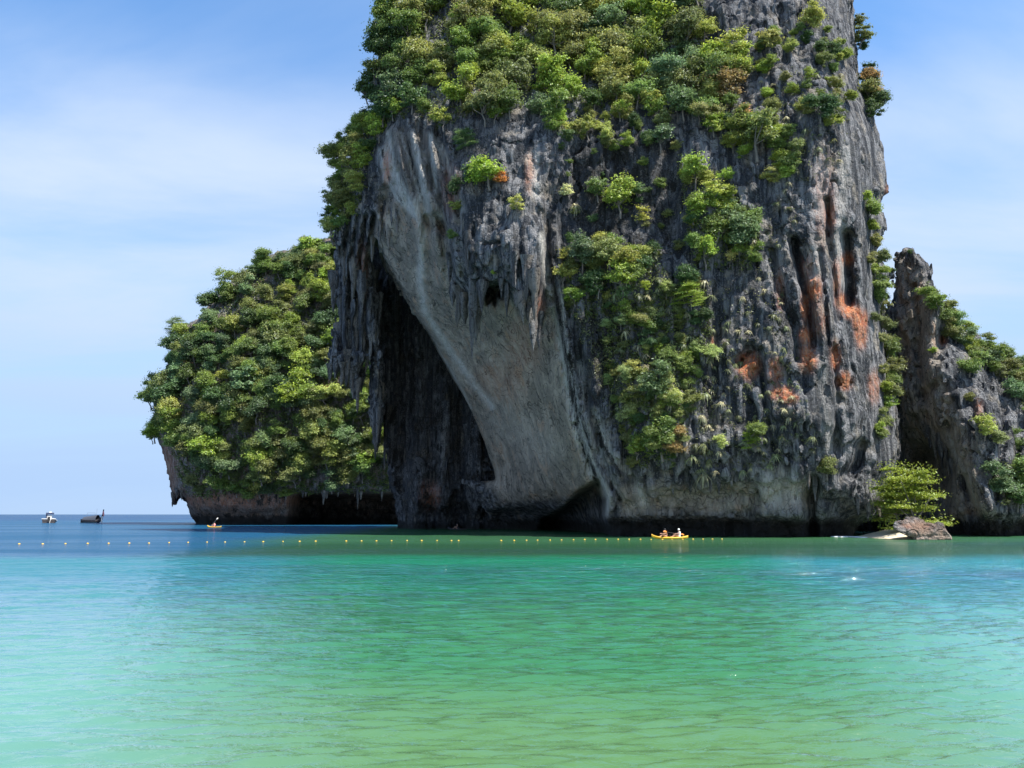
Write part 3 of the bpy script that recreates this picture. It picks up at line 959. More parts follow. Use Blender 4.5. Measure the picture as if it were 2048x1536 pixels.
GREENS = {
    'bright': (.185, .235, .045), 'yellow': (.235, .245, .075), 'mid': (.115, .155, .042), 'dark': (.055, .09, .034), 'olive': (.145, .155, .058),
    'blue': (.105, .15, .08), 'orange': (.38, .17, .045), 'pink': (.42, .24, .15), 'brown': (.19, .135, .06), 'straw': (.46, .43, .25), 'grass': (.25, .28, .13),
}


def hit(tree, px, py, toward=None):
    o = Vector(CAM)
    for k in range(22):
        d = Vector(ray(px, py)).normalized()
        loc, nor, _, dist = tree.ray_cast(o, d)
        if loc is not None:
            return np.array(loc), np.array(nor)
        if toward is None:
            return None, None
        dx, dy = toward[0] - px, toward[1] - py
        L = math.hypot(dx, dy) + 1e-6
        px += dx / L * 5; py += dy / L * 5
    return None, None


ALLP = []
ORD = ['first', 'second', 'third', 'fourth', 'fifth', 'sixth', 'seventh', 'eighth', 'ninth', 'tenth', 'eleventh', 'twelfth', 'thirteenth', 'fourteenth', 'fifteenth', 'sixteenth', 'seventeenth', 'eighteenth', 'nineteenth', 'twentieth']
NAMEC = {'bright': 'bright green', 'mid': 'mid-green', 'dark': 'dark green', 'olive': 'olive', 'yellow': 'yellow-green', 'blue': 'grey-green', 'straw': 'straw-coloured', 'grass': 'pale green'}


def ordinal(n):
    return ORD[n - 1] if n <= 20 else 'twenty-' + ORD[n - 21]


def label_zones(items, noun, zone):
    """items: (object, px, py, colour); each gets its colour, the place it grows in and its turn from the left there"""
    bins = {}
    for o, x, y, c in items:
        if o is not None:
            bins.setdefault((zone(x, y), c), []).append((x, o))
    for (z, c), lst in bins.items():
        lst.sort(key=lambda q: q[0])
        for k, (x, o) in enumerate(lst):
            col = NAMEC[c]
            o['label'] = f'{col} {noun} {z}' if len(lst) == 1 else f'{ordinal(k + 1)} {col} {noun} from the left {z}'
            o['group'] = f'{noun}s {z}'


def zone_top(x, y):
    a = 'on the summit skyline' if y < 50 else 'high in summit thicket' if y < 130 else 'at summit thicket foot'
    return a + (' above the curtain' if x < 860 else ' above the smooth wall' if x < 1080 else ' above the dark wall' if x < 1290 else ' beside the bare rock')


def zone_head(x, y):
    v = 'on the headland top' if y < 640 else 'midway up the headland' if y < 800 else 'low on the headland'
    return v + (' seaward end' if x < 430 else ' centre' if x < 590 else ' beside the cave')


def zone_face(x, y):
    v = 'high on right face' if y < 330 else 'midway up right face' if y < 680 else 'low on right face'
    return v + (' near thicket' if x < 1500 else ' near orange scars' if x < 1610 else ' near right edge')


def zone_low(x, y):
    v = 'at upper' if y < 690 else 'at middle' if y < 810 else 'at bottom'
    return v + (' left' if x < 1310 else ' right') + ' of lower thicket'


def plant(tree, px, py, r, colour, name='shrub', label=None, group=None, style=None, toward=(1250, 600), parts=None, out=.3, flat=1.0, cat=None):
    """r in pixels of the photograph; stands where the line of sight meets the rock"""
    q, nor = hit(tree, px, py + .45 * r, toward)
    if q is None:
        return None
    dist = np.linalg.norm(q - CAM)
    R = r * dist / F * .98
    back = at(px, py + .45 * r, q[1])
    base = q * .62 + back * .38 if abs(back[0] - q[0]) < 4 else q
    nh = np.array([nor[0], nor[1], 0.0])
    base = base + nh * R * out * .6 - np.array([0, 0, .05 * R])
    st = style or rng.choice(['round', 'round', 'dense', 'open'])
    cm, tm = rng.choice(CROWNS[st])
    rot = Euler((rng.uniform(-.12, .12) - nor[1] * -.0 + (-.28 * nor[1] * -1 if nor[1] < 0 else 0) * -1, rng.uniform(-.12, .12) + .25 * nor[0], 0)).to_matrix() @ Matrix.Rotation(rng.uniform(0, 6.28), 3, 'Z')
    S = Matrix.Diagonal((R * rng.uniform(.9, 1.12), R * rng.uniform(.9, 1.12), R * rng.uniform(.88, 1.1) * flat))
    M = Matrix.Translation(base) @ (rot @ S).to_4x4()
    c = GREENS[colour]
    j = rng.uniform(.8, 1.3) * 1.3
    col = (c[0] * j * rng.uniform(.95, 1.14), c[1] * j * 1.1, c[2] * j * rng.uniform(.7, 1.0), 1)
    if parts is None:
        parts = r >= 22
    if parts:
        o = bpy.data.objects.new(name, None)
        COL.objects.link(o)
        o.empty_display_size = .5
        o.matrix_world = M
        k = link('crown', cm, parent=o); k.color = col
        link('trunk', tm, parent=o)
    else:
        o = bpy.data.objects.new(name, cm)
        COL.objects.link(o)
        o.matrix_world = M
        o.color = col
    tag(o, label, cat or name.split('_')[-1], group)
    ALLP.append((px, py, r))
    return o


def tuft(tree, px, py, r, colour, label, group, name='grass_tuft'):
    q, nor = hit(tree, px, py, (1250, 600))
    if q is None:
        return None
    R = 1.25 * r * np.linalg.norm(q - CAM) / F
    o = bpy.data.objects.new(name, rng.choice(TUFTS))
    COL.objects.link(o)
    o.matrix_world = Matrix.Translation(q + nor * R * .25) @ Euler((.5, 0, rng.uniform(-.5, .5))).to_matrix().to_4x4() @ Matrix.Rotation(rng.uniform(0, 6.28), 4, 'Z') @ Matrix.Diagonal((R, R, R, 1))
    c = GREENS[colour]
    j = rng.uniform(.75, 1.25)
    o.color = (c[0] * j, c[1] * j, c[2] * j, 1)
    tag(o, label, 'grass', group)
    return o


def scatter(poly, n, rmin, rmax, gap, tries=60):
    xs = [p[0] for p in poly]; ys = [p[1] for p in poly]
    got = []
    for _ in range(n * tries):
        if len(got) >= n:
            break
        x, y = rng.uniform(min(xs), max(xs)), rng.uniform(min(ys), max(ys))
        r = rng.uniform(rmin, rmax)
        if poly_dist(poly, np.array([x]), np.array([y]))[0] < 0:
            continue
        if any((x - a) ** 2 + (y - b) ** 2 < (gap * (r + c) / 2) ** 2 for a, b, c in got):
            continue
        got.append((x, y, r))
    return sorted(got, key=lambda q: q[1])


# plants the photograph singles out on the great cliff: (x, y, r, colour, style, label)
HERO = [
    (1466, 182, 44, 'brown', 'dense', 'rounded shrub with an orange-brown cap below the bare summit rock'),
    (1462, 168, 24, 'orange', 'open', 'orange-leaved crown topping the brown rounded shrub under the summit rock'),
    (1619, 52, 32, 'yellow', 'round', 'yellow-green shrub alone on the bare grey summit rock'),
    (1537, 92, 30, 'yellow', 'open', 'pale yellow shrub at the foot of the dark summit slab'),
    (1650, 112, 24, 'dark', 'dense', 'small dark green shrub on the grey rock near the right cliff edge'),
    (1637, 226, 30, 'dark', 'dense', 'dark green bush with a yellow patch above the pale striped rock'),
    (1664, 252, 21, 'yellow', 'open', 'small yellowish bush beside the dark bush above the pale striped rock'),
    (1512, 285, 60, 'olive', 'open', 'large loose olive bush on the upper right of the cliff'),
    (1460, 262, 38, 'mid', 'round', 'green bush just left of the large loose olive bush'),
    (1430, 255, 30, 'bright', 'open', 'light green bush second to the left of the large olive bush'),
    (1490, 232, 22, 'pink', 'open', 'pinkish dry bush above the large loose olive bush'),
    (1397, 226, 38, 'mid', 'round', 'mid-green bush hanging at the lower rim of the summit thicket'),
    (1334, 162, 40, 'blue', 'dense', 'bluish-green round tree in the middle of the summit thicket'),
    (1303, 208, 27, 'yellow', 'open', 'slim pale bush on the dark wall under the summit thicket'),
    (1319, 282, 38, 'blue', 'open', 'lone pale green bush on the bare dark wall'),
    (1584, 347, 17, 'mid', 'open', 'small bush at the foot of the large olive bush'),
    (1395, 352, 44, 'bright', 'open', 'brightest yellow-green tree at the top of the hanging green strip'),
    (1419, 393, 36, 'yellow', 'open', 'yellow-green tree directly under the brightest tree of the strip'),
    (1390, 425, 34, 'bright', 'round', 'leafy green bush left in the hanging green strip'),
    (1452, 437, 38, 'blue', 'round', 'blue-green bush in the middle of the hanging green strip'),
    (1425, 470, 40, 'mid', 'round', 'bushy mid-green shrub low in the hanging green strip'),
    (1475, 478, 44, 'blue', 'dense', 'large dark blue-green bush at the right of the green strip'),
    (1410, 512, 38, 'bright', 'open', 'bright low shrub at the foot of the green strip'),
    (1455, 520, 24, 'straw', 'open', 'straw-coloured bush at the foot of the blue-green bush'),
    (1240, 405, 48, 'bright', 'round', 'lush bright green bush alone in the middle of the dark wall'),
    (1196, 385, 30, 'mid', 'open', 'thin green bush left of the lush bright bush on the dark wall'),
    (1270, 440, 28, 'yellow', 'open', 'yellowish spray hanging under the lush bright bush'),
    (1276, 385, 22, 'blue', 'open', 'small grey-green bush right of the lush bright bush'),
    (1128, 518, 22, 'yellow', 'open', 'yellow-green bush beside the blue streak at the nose of the wall'),
    (1122, 556, 30, 'yellow', 'open', 'yellow-leaved bush hanging at the left end of the middle thicket'),
    (1165, 518, 44, 'blue', 'round', 'large silvery green bush at the left top of the middle thicket'),
    (1222, 512, 42, 'olive', 'round', 'olive bush at the top centre of the middle thicket'),
    (1262, 525, 34, 'yellow', 'round', 'yellow-green bush right at the top of the middle thicket'),
    (1245, 562, 46, 'bright', 'open', 'broad bright bush in front of the middle thicket'),
    (1198, 575, 32, 'dark', 'dense', 'dark green bush under the silvery bush of the middle thicket'),
    (1230, 558, 15, 'orange', 'open', 'orange-leaved twig bush within the middle thicket'),
    (1194, 572, 15, 'orange', 'open', 'small orange bush at the lower left of the middle thicket'),
    (1250, 596, 28, 'blue', 'open', 'big-leaved pale bush at the foot of the middle thicket'),
    (1148, 612, 24, 'olive', 'open', 'small olive bush alone beneath the middle thicket'),
    (1375, 560, 34, 'dark', 'dense', 'dark round bush right of the middle thicket'),
    (1385, 603, 32, 'bright', 'layered', 'fresh green flat-topped bush on the cliff right of the middle thicket'),
    (1332, 580, 28, 'grass', 'open', 'grassy green bush between the middle thicket and the flat-topped bush'),
    (984, 348, 50, 'bright', 'round', 'wide bright green bush above the overhanging wall'),
    (945, 355, 26, 'dark', 'dense', 'dark bush left of the wide bright bush above the wall'),
    (1000, 362, 20, 'orange', 'open', 'rusty orange patch of leaves in the wide bright bush'),
    (937, 288, 22, 'blue', 'layered', 'small tiered bush on the dark wall above the wide bright bush'),
    (912, 385, 26, 'dark', 'round', 'dark green bush hanging below the wide bright bush'),
    (919, 418, 21, 'yellow', 'open', 'pale big-leaved bush on the grey wall'),
    (1034, 416, 22, 'yellow', 'open', 'small yellow-green bush right on the grey drapery rock'),
    (908, 478, 18, 'mid', 'open', 'straggly bush on the edge between grey drapery and smooth wall'),
    (988, 548, 10, 'bright', 'open', 'tiny bright bush over the dark hollow of the drapery'),
    (990, 232, 26, 'bright', 'open', 'light green bush at the bottom of the summit thicket above the dark wall'),
    (978, 198, 22, 'orange', 'open', 'orange-brown leafy tree at the lower edge of the summit thicket'),
    (787, 185, 22, 'orange', 'open', 'orange-tinged tree at the left part of the summit thicket'),
    (1181, 262, 30, 'yellow', 'open', 'pale bush on the wall under the summit thicket beside dry grass'),
    (1206, 290, 20, 'olive', 'open', 'thin olive bush under the pale bush beside dry grass'),
    (1131, 388, 20, 'straw', 'open', 'straw-yellow bush right of the vertical blue water stain'),
    (1100, 238, 28, 'mid', 'open', 'loose green bush over the vertical blue water stain'),
    (1315, 45, 12, 'pink', 'open', 'small pink-red crown among the summit trees'),
    (1180, 82, 14, 'orange', 'open', 'small orange crown high in the summit thicket'),
    (1135, 48, 13, 'orange', 'open', 'faint orange crown near the top of the summit thicket'),
    (725, 380, 16, 'yellow', 'round', 'small round yellow bush beside the hanging rock curtain'),
    (709, 165, 30, 'dark', 'open', 'dark tree leaning out over the sky at the left cliff edge'),
    (690, 172, 15, 'dark', 'open', 'thin dark spray sticking out farthest at the left cliff edge'),
    (1325, 885, 52, 'mid', 'round', 'big round green bush above the waterline ledge'),
    (1352, 890, 30, 'brown', 'dense', 'brownish dense bush at the right side of the big round bush'),
    (1275, 905, 22, 'bright', 'open', 'pale green bush at the left side of the big round bush'),
    (1493, 872, 30, 'mid', 'dense', 'flat green bush on a ledge of the lower right face'),
    (1510, 888, 22, 'bright', 'layered', 'light green spray right of the flat green bush on the ledge'),
    (1443, 888, 20, 'grass', 'open', 'grassy bush left of the flat green bush on the ledge'),
    (1653, 942, 25, 'olive', 'dense', 'olive bush on a ledge over the dark gap at the cliff foot'),
    (1310, 768, 42, 'blue', 'round', 'silvery green bush in the middle of the lower thicket'),
    (1262, 745, 28, 'yellow', 'open', 'yellowish bush at the left of the lower thicket'),
    (1268, 800, 32, 'olive', 'round', 'olive bush low at the left of the lower thicket'),
    (1340, 815, 30, 'mid', 'round', 'green bush at the right foot of the lower thicket'),
    (1292, 682, 22, 'dark', 'dense', 'small dark round bush on the dry grassy wall'),
    (1331, 706, 21, 'bright', 'open', 'bright small bush on the dry grassy wall'),
    (1728, 68, 24, 'olive', 'open', 'thin bush on the right cliff edge against the sky near the top'),
    (1744, 170, 30, 'brown', 'dense', 'upper half of the dark bush bulging from the right cliff edge'),
    (1746, 212, 30, 'dark', 'dense', 'lower half of the dark bush bulging from the right cliff edge'),
    (1736, 425, 24, 'mid', 'round', 'bright patch of leaves on the right flank level with the sky gap'),
    (1750, 520, 20, 'olive', 'round', 'leafy bush on the right flank left of the sky gap'),
    (1752, 570, 22, 'mid', 'round', 'green bush on the right flank just below the sky gap'),
    (1765, 625, 22, 'olive', 'open', 'olive bush jutting from the right flank over the dark pinnacle'),
    (1772, 700, 24, 'mid', 'round', 'rounded bush topping the leafy column of the right flank'),
    (1774, 742, 24, 'olive', 'round', 'middle bush of the leafy column on the right flank'),
    (1772, 790, 25, 'olive', 'round', 'lowest bush of the leafy column on the right flank'),
    (1758, 875, 18, 'olive', 'open', 'sparse bush on the grey block under the leafy column'),
    (1785, 545, 9, 'dark', 'open', 'tiny dark bush on the rock spur in the sky gap'),
]
for x, y, r, c, st, lb in HERO:
    plant(A_TREE, x, y, r, c, 'tree' if ' tree' in lb else 'bush', label=lb, style=st)

got = []
for x, y, r in ((1722, 40, 16), (1730, 90, 18), (1738, 140, 26), (1750, 190, 30), (1740, 232, 24), (1752, 160, 20), (1728, 398, 16), (1738, 455, 20), (1744, 490, 20), (1748, 548, 20), (1756, 600, 22), (1764, 655, 22),
                (1762, 680, 18), (1774, 722, 22), (1764, 745, 16), (1776, 765, 22), (1764, 780, 18), (1772, 812, 22), (1762, 842, 18), (1752, 860, 16), (1738, 520, 14), (1745, 640, 14)):
    c = rng.choice(['olive', 'mid', 'bright'] if y > 350 else ['olive', 'dark'])
    got.append((plant(A_TREE, x, y, r, c, 'shrub', 'flank shrub', style=rng.choice(['round', 'open'])), x, y, c))
label_zones(got, 'shrub', lambda x, y: 'on the right cliff edge ' + ('near the summit' if y < 350 else 'beside the sky gap' if y < 620 else 'over the pinnacle foot'))

# the dense summit thicket
TOP = [(770, -70), (1405, -70), (1412, 60), (1440, 110), (1500, 95), (1500, 140), (1420, 200), (1330, 235), (1280, 210), (1230, 232), (1120, 230),
       (1060, 215), (1000, 222), (940, 235), (880, 255), (830, 230), (772, 250), (735, 225), (738, 150), (775, 60)]
got = []
for x, y, r in scatter(TOP, 150, 26, 46, .62):
    c = rng.choices(['bright', 'mid', 'dark', 'olive', 'yellow', 'blue'], [4, 4, 2, 3, 3, 2])[0]
    got.append((plant(A_TREE, x, y, r, c, 'tree', 'summit tree', out=.45), x, y, c))
label_zones(got, 'tree', zone_top)
# left rim of the cliff
RIM = [(742, 230), (770, 262), (742, 300), (722, 400), (700, 440), (672, 470), (650, 462), (640, 420), (648, 360), (650, 310), (680, 262)]
got = []
for x, y, r in scatter(RIM, 34, 20, 34, .62):
    c = rng.choices(['bright', 'mid', 'olive', 'yellow', 'dark'], [2, 3, 3, 3, 2])[0]
    got.append((plant(A_TREE, x, y, r, c, 'shrub', 'rim shrub', toward=(900, 420), out=.2), x, y, c))
label_zones(got, 'shrub', lambda x, y: 'on the left rim ' + ('under the summit' if y < 320 else 'halfway to the curtain' if y < 390 else 'just above the curtain'))
# lower thicket, thinner
LOW = [(1200, 600), (1260, 620), (1400, 560), (1425, 640), (1400, 760), (1370, 860), (1350, 930), (1260, 935), (1240, 840), (1215, 760)]
got = []
for x, y, r in scatter(LOW, 80, 12, 25, .72):
    c = rng.choices(['mid', 'olive', 'grass', 'dark', 'bright'], [3, 3, 3, 2, 1])[0]
    got.append((plant(A_TREE, x, y, r, c, 'shrub', 'thicket shrub'), x, y, c))
label_zones(got, 'shrub', zone_low)
for poly, n, r0, r1, zn in (([(1380, 190), (1500, 200), (1590, 240), (1600, 330), (1560, 370), (1470, 330), (1400, 270)], 22, 18, 34, 'round the large olive bush'),
                            ([(1110, 500), (1200, 480), (1300, 500), (1330, 560), (1280, 640), (1200, 620), (1120, 580)], 18, 17, 30, 'in the middle thicket'),
                            ([(1360, 330), (1440, 340), (1500, 440), (1510, 520), (1430, 540), (1380, 540), (1370, 440)], 20, 16, 28, 'in the hanging green strip'),
                            ([(1500, 60), (1690, 60), (1700, 240), (1600, 240), (1520, 200)], 38, 8, 19, 'on the summit rock'),
                            ([(1060, 225), (1300, 225), (1340, 250), (1300, 300), (1180, 270), (1070, 280)], 14, 14, 26, 'just under the summit thicket')):
    got = []
    for x, y, r in scatter(poly, n, r0, r1, .75):
        c = rng.choices(['mid', 'olive', 'bright', 'yellow', 'dark'], [3, 3, 3, 2, 1])[0]
        got.append((plant(A_TREE, x, y, r, c, 'shrub', 'cluster shrub', parts=r > 24), x, y, c))
    label_zones(got, 'shrub', lambda x, y: zn)
WALLS = [(1110, 270), (1380, 270), (1380, 540), (1120, 480)]
got = []
for x, y, r in scatter(WALLS, 26, 9, 19, 1.4):
    c = rng.choice(['mid', 'olive', 'dark'])
    got.append((plant(A_TREE, x, y, r, c, 'shrub', 'little shrub', style='open'), x, y, c))
label_zones(got, 'little shrub', lambda x, y: 'clinging to the bare dark wall')

# pale grass tufts on the walls
FACE = [(1500, 120), (1690, 150), (1700, 330), (1580, 380), (1600, 470), (1540, 500), (1600, 720), (1640, 900), (1560, 940), (1400, 950), (1380, 800), (1420, 640), (1470, 540), (1560, 400), (1540, 200)]
got = []
for x, y, r in scatter(FACE, 120, 6, 13, 1.1):
    c = rng.choices(['straw', 'grass', 'olive'], [3, 3, 2])[0]
    got.append((tuft(A_TREE, x, y, r, c, 'grass tuft', None), x, y, c))
label_zones(got, 'grass tuft', zone_face)
MID = [(1195, 590), (1330, 530), (1420, 560), (1430, 740), (1440, 940), (1370, 940), (1390, 840), (1240, 830), (1225, 700)]
got = []
for x, y, r in scatter(MID, 90, 8, 17, .9):
    c = rng.choices(['straw', 'grass', 'olive'], [3, 4, 2])[0]
    got.append((tuft(A_TREE, x, y, r, c, 'grass tuft', None), x, y, c))
label_zones(got, 'drooping grass tuft', zone_low)
for x, y, r, lb in ((1300, 515, 21, 'large drooping grass tuft right of the middle thicket'), (1122, 258, 16, 'dry hanging grass beside the pale bush under the summit'),
                    (1293, 594, 14, 'straw tuft alone under the right end of the middle thicket'), (1287, 628, 20, 'long straw tuft hanging on the dark wall'),
                    (1425, 712, 22, 'long green grass hanging over a pale hollow'), (1406, 790, 18, 'yellow-green grass on a ledge above the grey slab'),
                    (1150, 415, 18, 'dry grass tuft right of the vertical blue water stain'), (1330, 545, 14, 'small dry tuft on the grey rib'),
                    (1412, 950, 20, 'dry grass curtain over the waterline overhang'), (1545, 915, 18, 'row of pale grass above the striped waterline hollow')):
    tuft(A_TREE, x, y, r, 'straw' if 'dry' in lb or 'straw' in lb else 'grass', lb, None)


# low growth that covers the rock between the trees
def undergrowth(tree, polys, n, size, leaves, name, label, toward, cols, seed):
    g = np.random.default_rng(seed)
    P, N = [], []
    for poly, share in polys:
        xs = [p[0] for p in poly]; ys = [p[1] for p in poly]
        m = int(n * share * 2.2)
        x = g.uniform(min(xs), max(xs), m); y = g.uniform(min(ys), max(ys), m)
        keep = poly_dist(poly, x, y) > 0
        for a, b in list(zip(x[keep], y[keep]))[:int(n * share)]:
            q, nor = hit(tree, a, b)
            if q is None:
                continue
            k = g.integers(leaves // 2, leaves + 1)
            d = unit(g.normal(size=(k, 3)) + nor * .6 + np.array([0, 0, .35]))
            P.append(q + d * g.uniform(.15, 1, (k, 1)) * size * 3.2)
            N.append(unit(d * .5 + np.array([0, 0, .6]) + g.normal(size=(k, 3)) * .4))
    V, Q = leaf_quads(np.concatenate(P), np.concatenate(N), size, g)
    o = link(name, make_mesh(name, V, Q, False), LEAF)
    o.color = (*cols, 1)
    return tag(o, label, kind='stuff')


undergrowth(A_TREE, [(TOP, .62), (RIM, .1), (LOW, .14), ([(1120, 500), (1320, 490), (1340, 620), (1140, 640)], .06), ([(1360, 330), (1450, 350), (1520, 460), (1500, 540), (1390, 540)], .06)],
            7600, .16, 14, 'undergrowth', 'low leafy growth covering the cliff rock between the trees', (1250, 600), (.125, .16, .042), 3)
VINE = [(1180, 580), (1240, 600), (1250, 900), (1200, 780), (1150, 640)]
undergrowth(A_TREE, [(VINE, .35), (FACE, .35), (MID, .3)], 1500, .12, 8, 'creeping_foliage', 'thin creepers and moss clumps dotted over the cliff face', (1250, 600), (.16, .175, .075), 4)

# ------------------------------------------------------------------ headland forest
HF = [(300, 880), (296, 800), (322, 745), (345, 690), (372, 665), (420, 632), (455, 580), (515, 530), (575, 502), (640, 478), (710, 455), (790, 560), (800, 975), (700, 984), (560, 984), (470, 990), (375, 995), (358, 940), (335, 880)]
HHERO = [(482, 566, 26, 'olive', 'round', 'olive crown filling the dip on the upper skyline of the headland'), (535, 540, 22, 'mid', 'round', 'mid-green crown between the two dark skyline crowns of the headland'),
         (455, 600, 20, 'mid', 'dense', 'small mid-green crown right of the upper left dark skyline crown'),
         (361, 668, 24, 'blue', 'layered', 'slender tiered tree standing up at the left shoulder of the headland'),
         (505, 770, 48, 'blue', 'open', 'wide umbrella tree with bare limbs in the middle of the headland'), (590, 790, 42, 'bright', 'round', 'light green tree right of the umbrella tree on the headland'),
         (425, 610, 26, 'dark', 'dense', 'dark crown on the upper left skyline of the headland'), (560, 528, 26, 'dark', 'dense', 'dark crown highest on the headland skyline'),
         (620, 500, 30, 'bright', 'open', 'feathery bright bamboo beside the cliff on the headland top'), (600, 940, 30, 'yellow', 'open', 'pale big-leaved bush at the foot of the headland'),
         (690, 905, 34, 'yellow', 'open', 'sunlit yellow bush seen under the rock curtain'), (560, 690, 40, 'olive', 'round', 'olive-brown crown in the middle of the headland slope'),
         (290, 878, 18, 'mid', 'open', 'drooping spray at the far left tip of the headland'), (300, 800, 26, 'mid', 'open', 'feathery tree leaning out at the left end of the headland'),
         (415, 900, 42, 'bright', 'round', 'rounded green tree above the warm rock foot of the headland'), (375, 735, 16, 'pink', 'open', 'small reddish crown on the left slope of the headland'),
         (655, 790, 16, 'orange', 'open', 'orange-leaved spray in the shade beside the rock curtain'), (735, 920, 28, 'bright', 'open', 'bright bush at the right edge of the headland beside the cave')]
for x, y, r, c, st, lb in HHERO:
    plant(H_TREE, x, y, r, c, 'tree', lb, style=st, toward=(600, 850), parts=True)
got = []
for x, y, r in scatter(HF, 285, 17, 31, .54):
    c = rng.choices(['bright', 'mid', 'dark', 'olive', 'yellow', 'blue'], [2, 4, 3, 4, 1, 2])[0]
    got.append((plant(H_TREE, x, y, r, c, 'rainforest_tree', 'forest tree', toward=(600, 850), style=rng.choice(['round', 'dense', 'dense']), out=.4, parts=True), x, y, c))
label_zones(got, 'tree', zone_head)
undergrowth(H_TREE, [(HF, 1.0)], 5600, .33, 16, 'forest_undergrowth', 'low growth covering the headland slope between the trees', (600, 850), (.11, .145, .04), 6)

# ------------------------------------------------------------------ right hillside trees
DF = [(1850, 560), (1880, 590), (1915, 640), (1960, 672), (2000, 702), (2060, 730), (2120, 780), (2100, 850), (2045, 815), (2000, 765), (1965, 722), (1925, 695), (1892, 660), (1858, 600)]
got = []
for x, y, r in scatter(DF, 42, 15, 28, .62):
    c = rng.choices(['olive', 'mid', 'bright', 'blue'], [4, 3, 2, 1])[0]
    got.append((plant(D_TREE, x, y, r, c, 'tree', 'slope tree', toward=(1960, 900), parts=True), x, y, c))
label_zones(got, 'tree', lambda x, y: 'on the right hillside ' + ('just behind the pinnacle' if x < 1940 else 'at the lower slope'))
for x, y, r, c, lb in ((1965, 862, 26, 'yellow', 'yellowish bush in the middle of the grey hillside face'), (1990, 880, 18, 'olive', 'thin olive bush right of the yellowish hillside bush'),
                       (1935, 735, 26, 'mid', 'green bush on the ridge of the grey hillside face'), (1950, 712, 20, 'olive', 'olive bush just above the green ridge bush of the hillside'),
                       (1868, 705, 10, 'bright', 'tiny bright bush on the edge of the dark pinnacle'), (2005, 965, 36, 'blue', 'silvery bush low on the hillside beside the dark notch'),
                       (2045, 960, 36, 'mid', 'green bush at the right low end of the hillside'), (2030, 1000, 30, 'dark', 'dark bush hanging over the notch of the hillside'),
                       (1775, 590, 11, 'dark', 'small bush in the sky gap between cliff and pinnacle'), (1822, 506, 7, 'dark', 'tiny tuft of leaves on the very tip of the pinnacle'),
                       (2040, 888, 22, 'mid', 'bush at the right end of the hillside face halfway up'), (1945, 800, 12, 'olive', 'tiny shrub on the bare hillside face')):
    plant(D_TREE, x, y, r, c, 'shrub', lb, toward=(1900, 900))
undergrowth(D_TREE, [(DF, .75), ([(1980, 930), (2070, 930), (2070, 1020), (2000, 1010)], .25)], 420, .2, 14, 'slope_undergrowth', 'low growth on the right hillside slope', (1900, 900), (.11, .135, .045), 8)

# ------------------------------------------------------------------ stalactites
def stalactite_mesh(seed):
    g = np.random.default_rng(seed)
    n, sides = 15, 10
    V, Q = [], []
    kx, ky = g.normal(size=2) * .05
    off = g.uniform(0, 50)
    for i in range(n):
        t = i / (n - 1)
        rad = .5 * (1 - t) ** .75 * (1 + .22 * math.sin(t * g.uniform(5, 9) + off)) + .015
        if i == n - 1:
            rad = .004
        for k in range(sides):
            a = 2 * math.pi * k / sides
            rr = rad * (1 + .55 * float(pn(math.cos(a) * 1.3 + off, math.sin(a) * 1.3, t * 1.6)) + .2 * math.cos(3 * a + off))
            V.append((rr * math.cos(a) + kx * math.sin(t * 5), rr * math.sin(a) + ky * math.sin(t * 4), -t))
    for i in range(n - 1):
        for k in range(sides):
            Q.append((i * sides + k, i * sides + (k + 1) % sides, (i + 1) * sides + (k + 1) % sides, (i + 1) * sides + k)[::-1])
    V.append((0, 0, .12)); c = len(V) - 1
    Q += [(k, (k + 1) % sides, c, c) for k in range(0)]
    m = make_mesh('stalactite', V, Q)
    a = m.attributes.new('stain', 'FLOAT_COLOR', 'POINT')
    sm = g.uniform(0, .6)
    a.data.foreach_set('color', np.tile(np.array([.0, sm, .0, .3], np.float32), (len(V), 1)).ravel())
    m.materials.append(ROCK)
    return m


STAL = [stalactite_mesh(i) for i in range(7)]
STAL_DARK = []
for m_ in STAL:                                   # the same shapes with the cave's shade painted into their colour
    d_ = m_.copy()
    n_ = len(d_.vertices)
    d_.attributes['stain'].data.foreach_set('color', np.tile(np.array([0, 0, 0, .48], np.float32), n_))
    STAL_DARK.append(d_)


def stalactite(parent, px, py, Y, length, width, sink=.25):
    """hangs from the rock at pixel height py, length and width in pixels of the photograph"""
    top = at(px, py, Y)
    s = Y / F
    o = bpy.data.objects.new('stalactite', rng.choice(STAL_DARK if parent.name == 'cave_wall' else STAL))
    COL.objects.link(o)
    o.parent = parent
    L = length * s
    o.matrix_world = Matrix.Translation(top + np.array([0, 0, L * sink])) @ Matrix.Rotation(rng.uniform(0, 6.28), 4, 'Z') @ Matrix.Diagonal((width * s, width * s, L * (1 + sink), 1))
    return o


def front_y(tree, px, py):
    q, _ = hit(tree, px, py, (px, py - 200))
    return q[1] if q is not None else 105


# fringe of the curtain on the left of the cave
for x, y, L, wd in ((660, 735, 28, 16), (672, 725, 34, 18), (684, 735, 40, 14), (695, 715, 62, 18), (706, 750, 50, 14), (716, 770, 60, 13), (724, 745, 44, 12), (733, 712, 36, 11),
                    (741, 680, 44, 12), (748, 760, 90, 16), (752, 850, 70, 14), (757, 800, 90, 14), (764, 780, 60, 12), (757, 640, 70, 16), (748, 560, 80, 16), (760, 600, 60, 12),
                    (668, 560, 70, 22), (684, 600, 80, 22), (700, 640, 80, 24), (715, 620, 90, 22), (728, 640, 70, 18), (690, 520, 60, 20), (708, 530, 80, 22), (725, 560, 80, 20),
                    (740, 590, 60, 16), (676, 660, 60, 18), (770, 420, 70, 14), (785, 400, 60, 12), (760, 440, 60, 14), (778, 460, 50, 10), (795, 430, 46, 10), (745, 470, 60, 16)):
    stalactite(cliff, x, y, front_y(A_TREE, x, y - 14) + .5, L, wd)
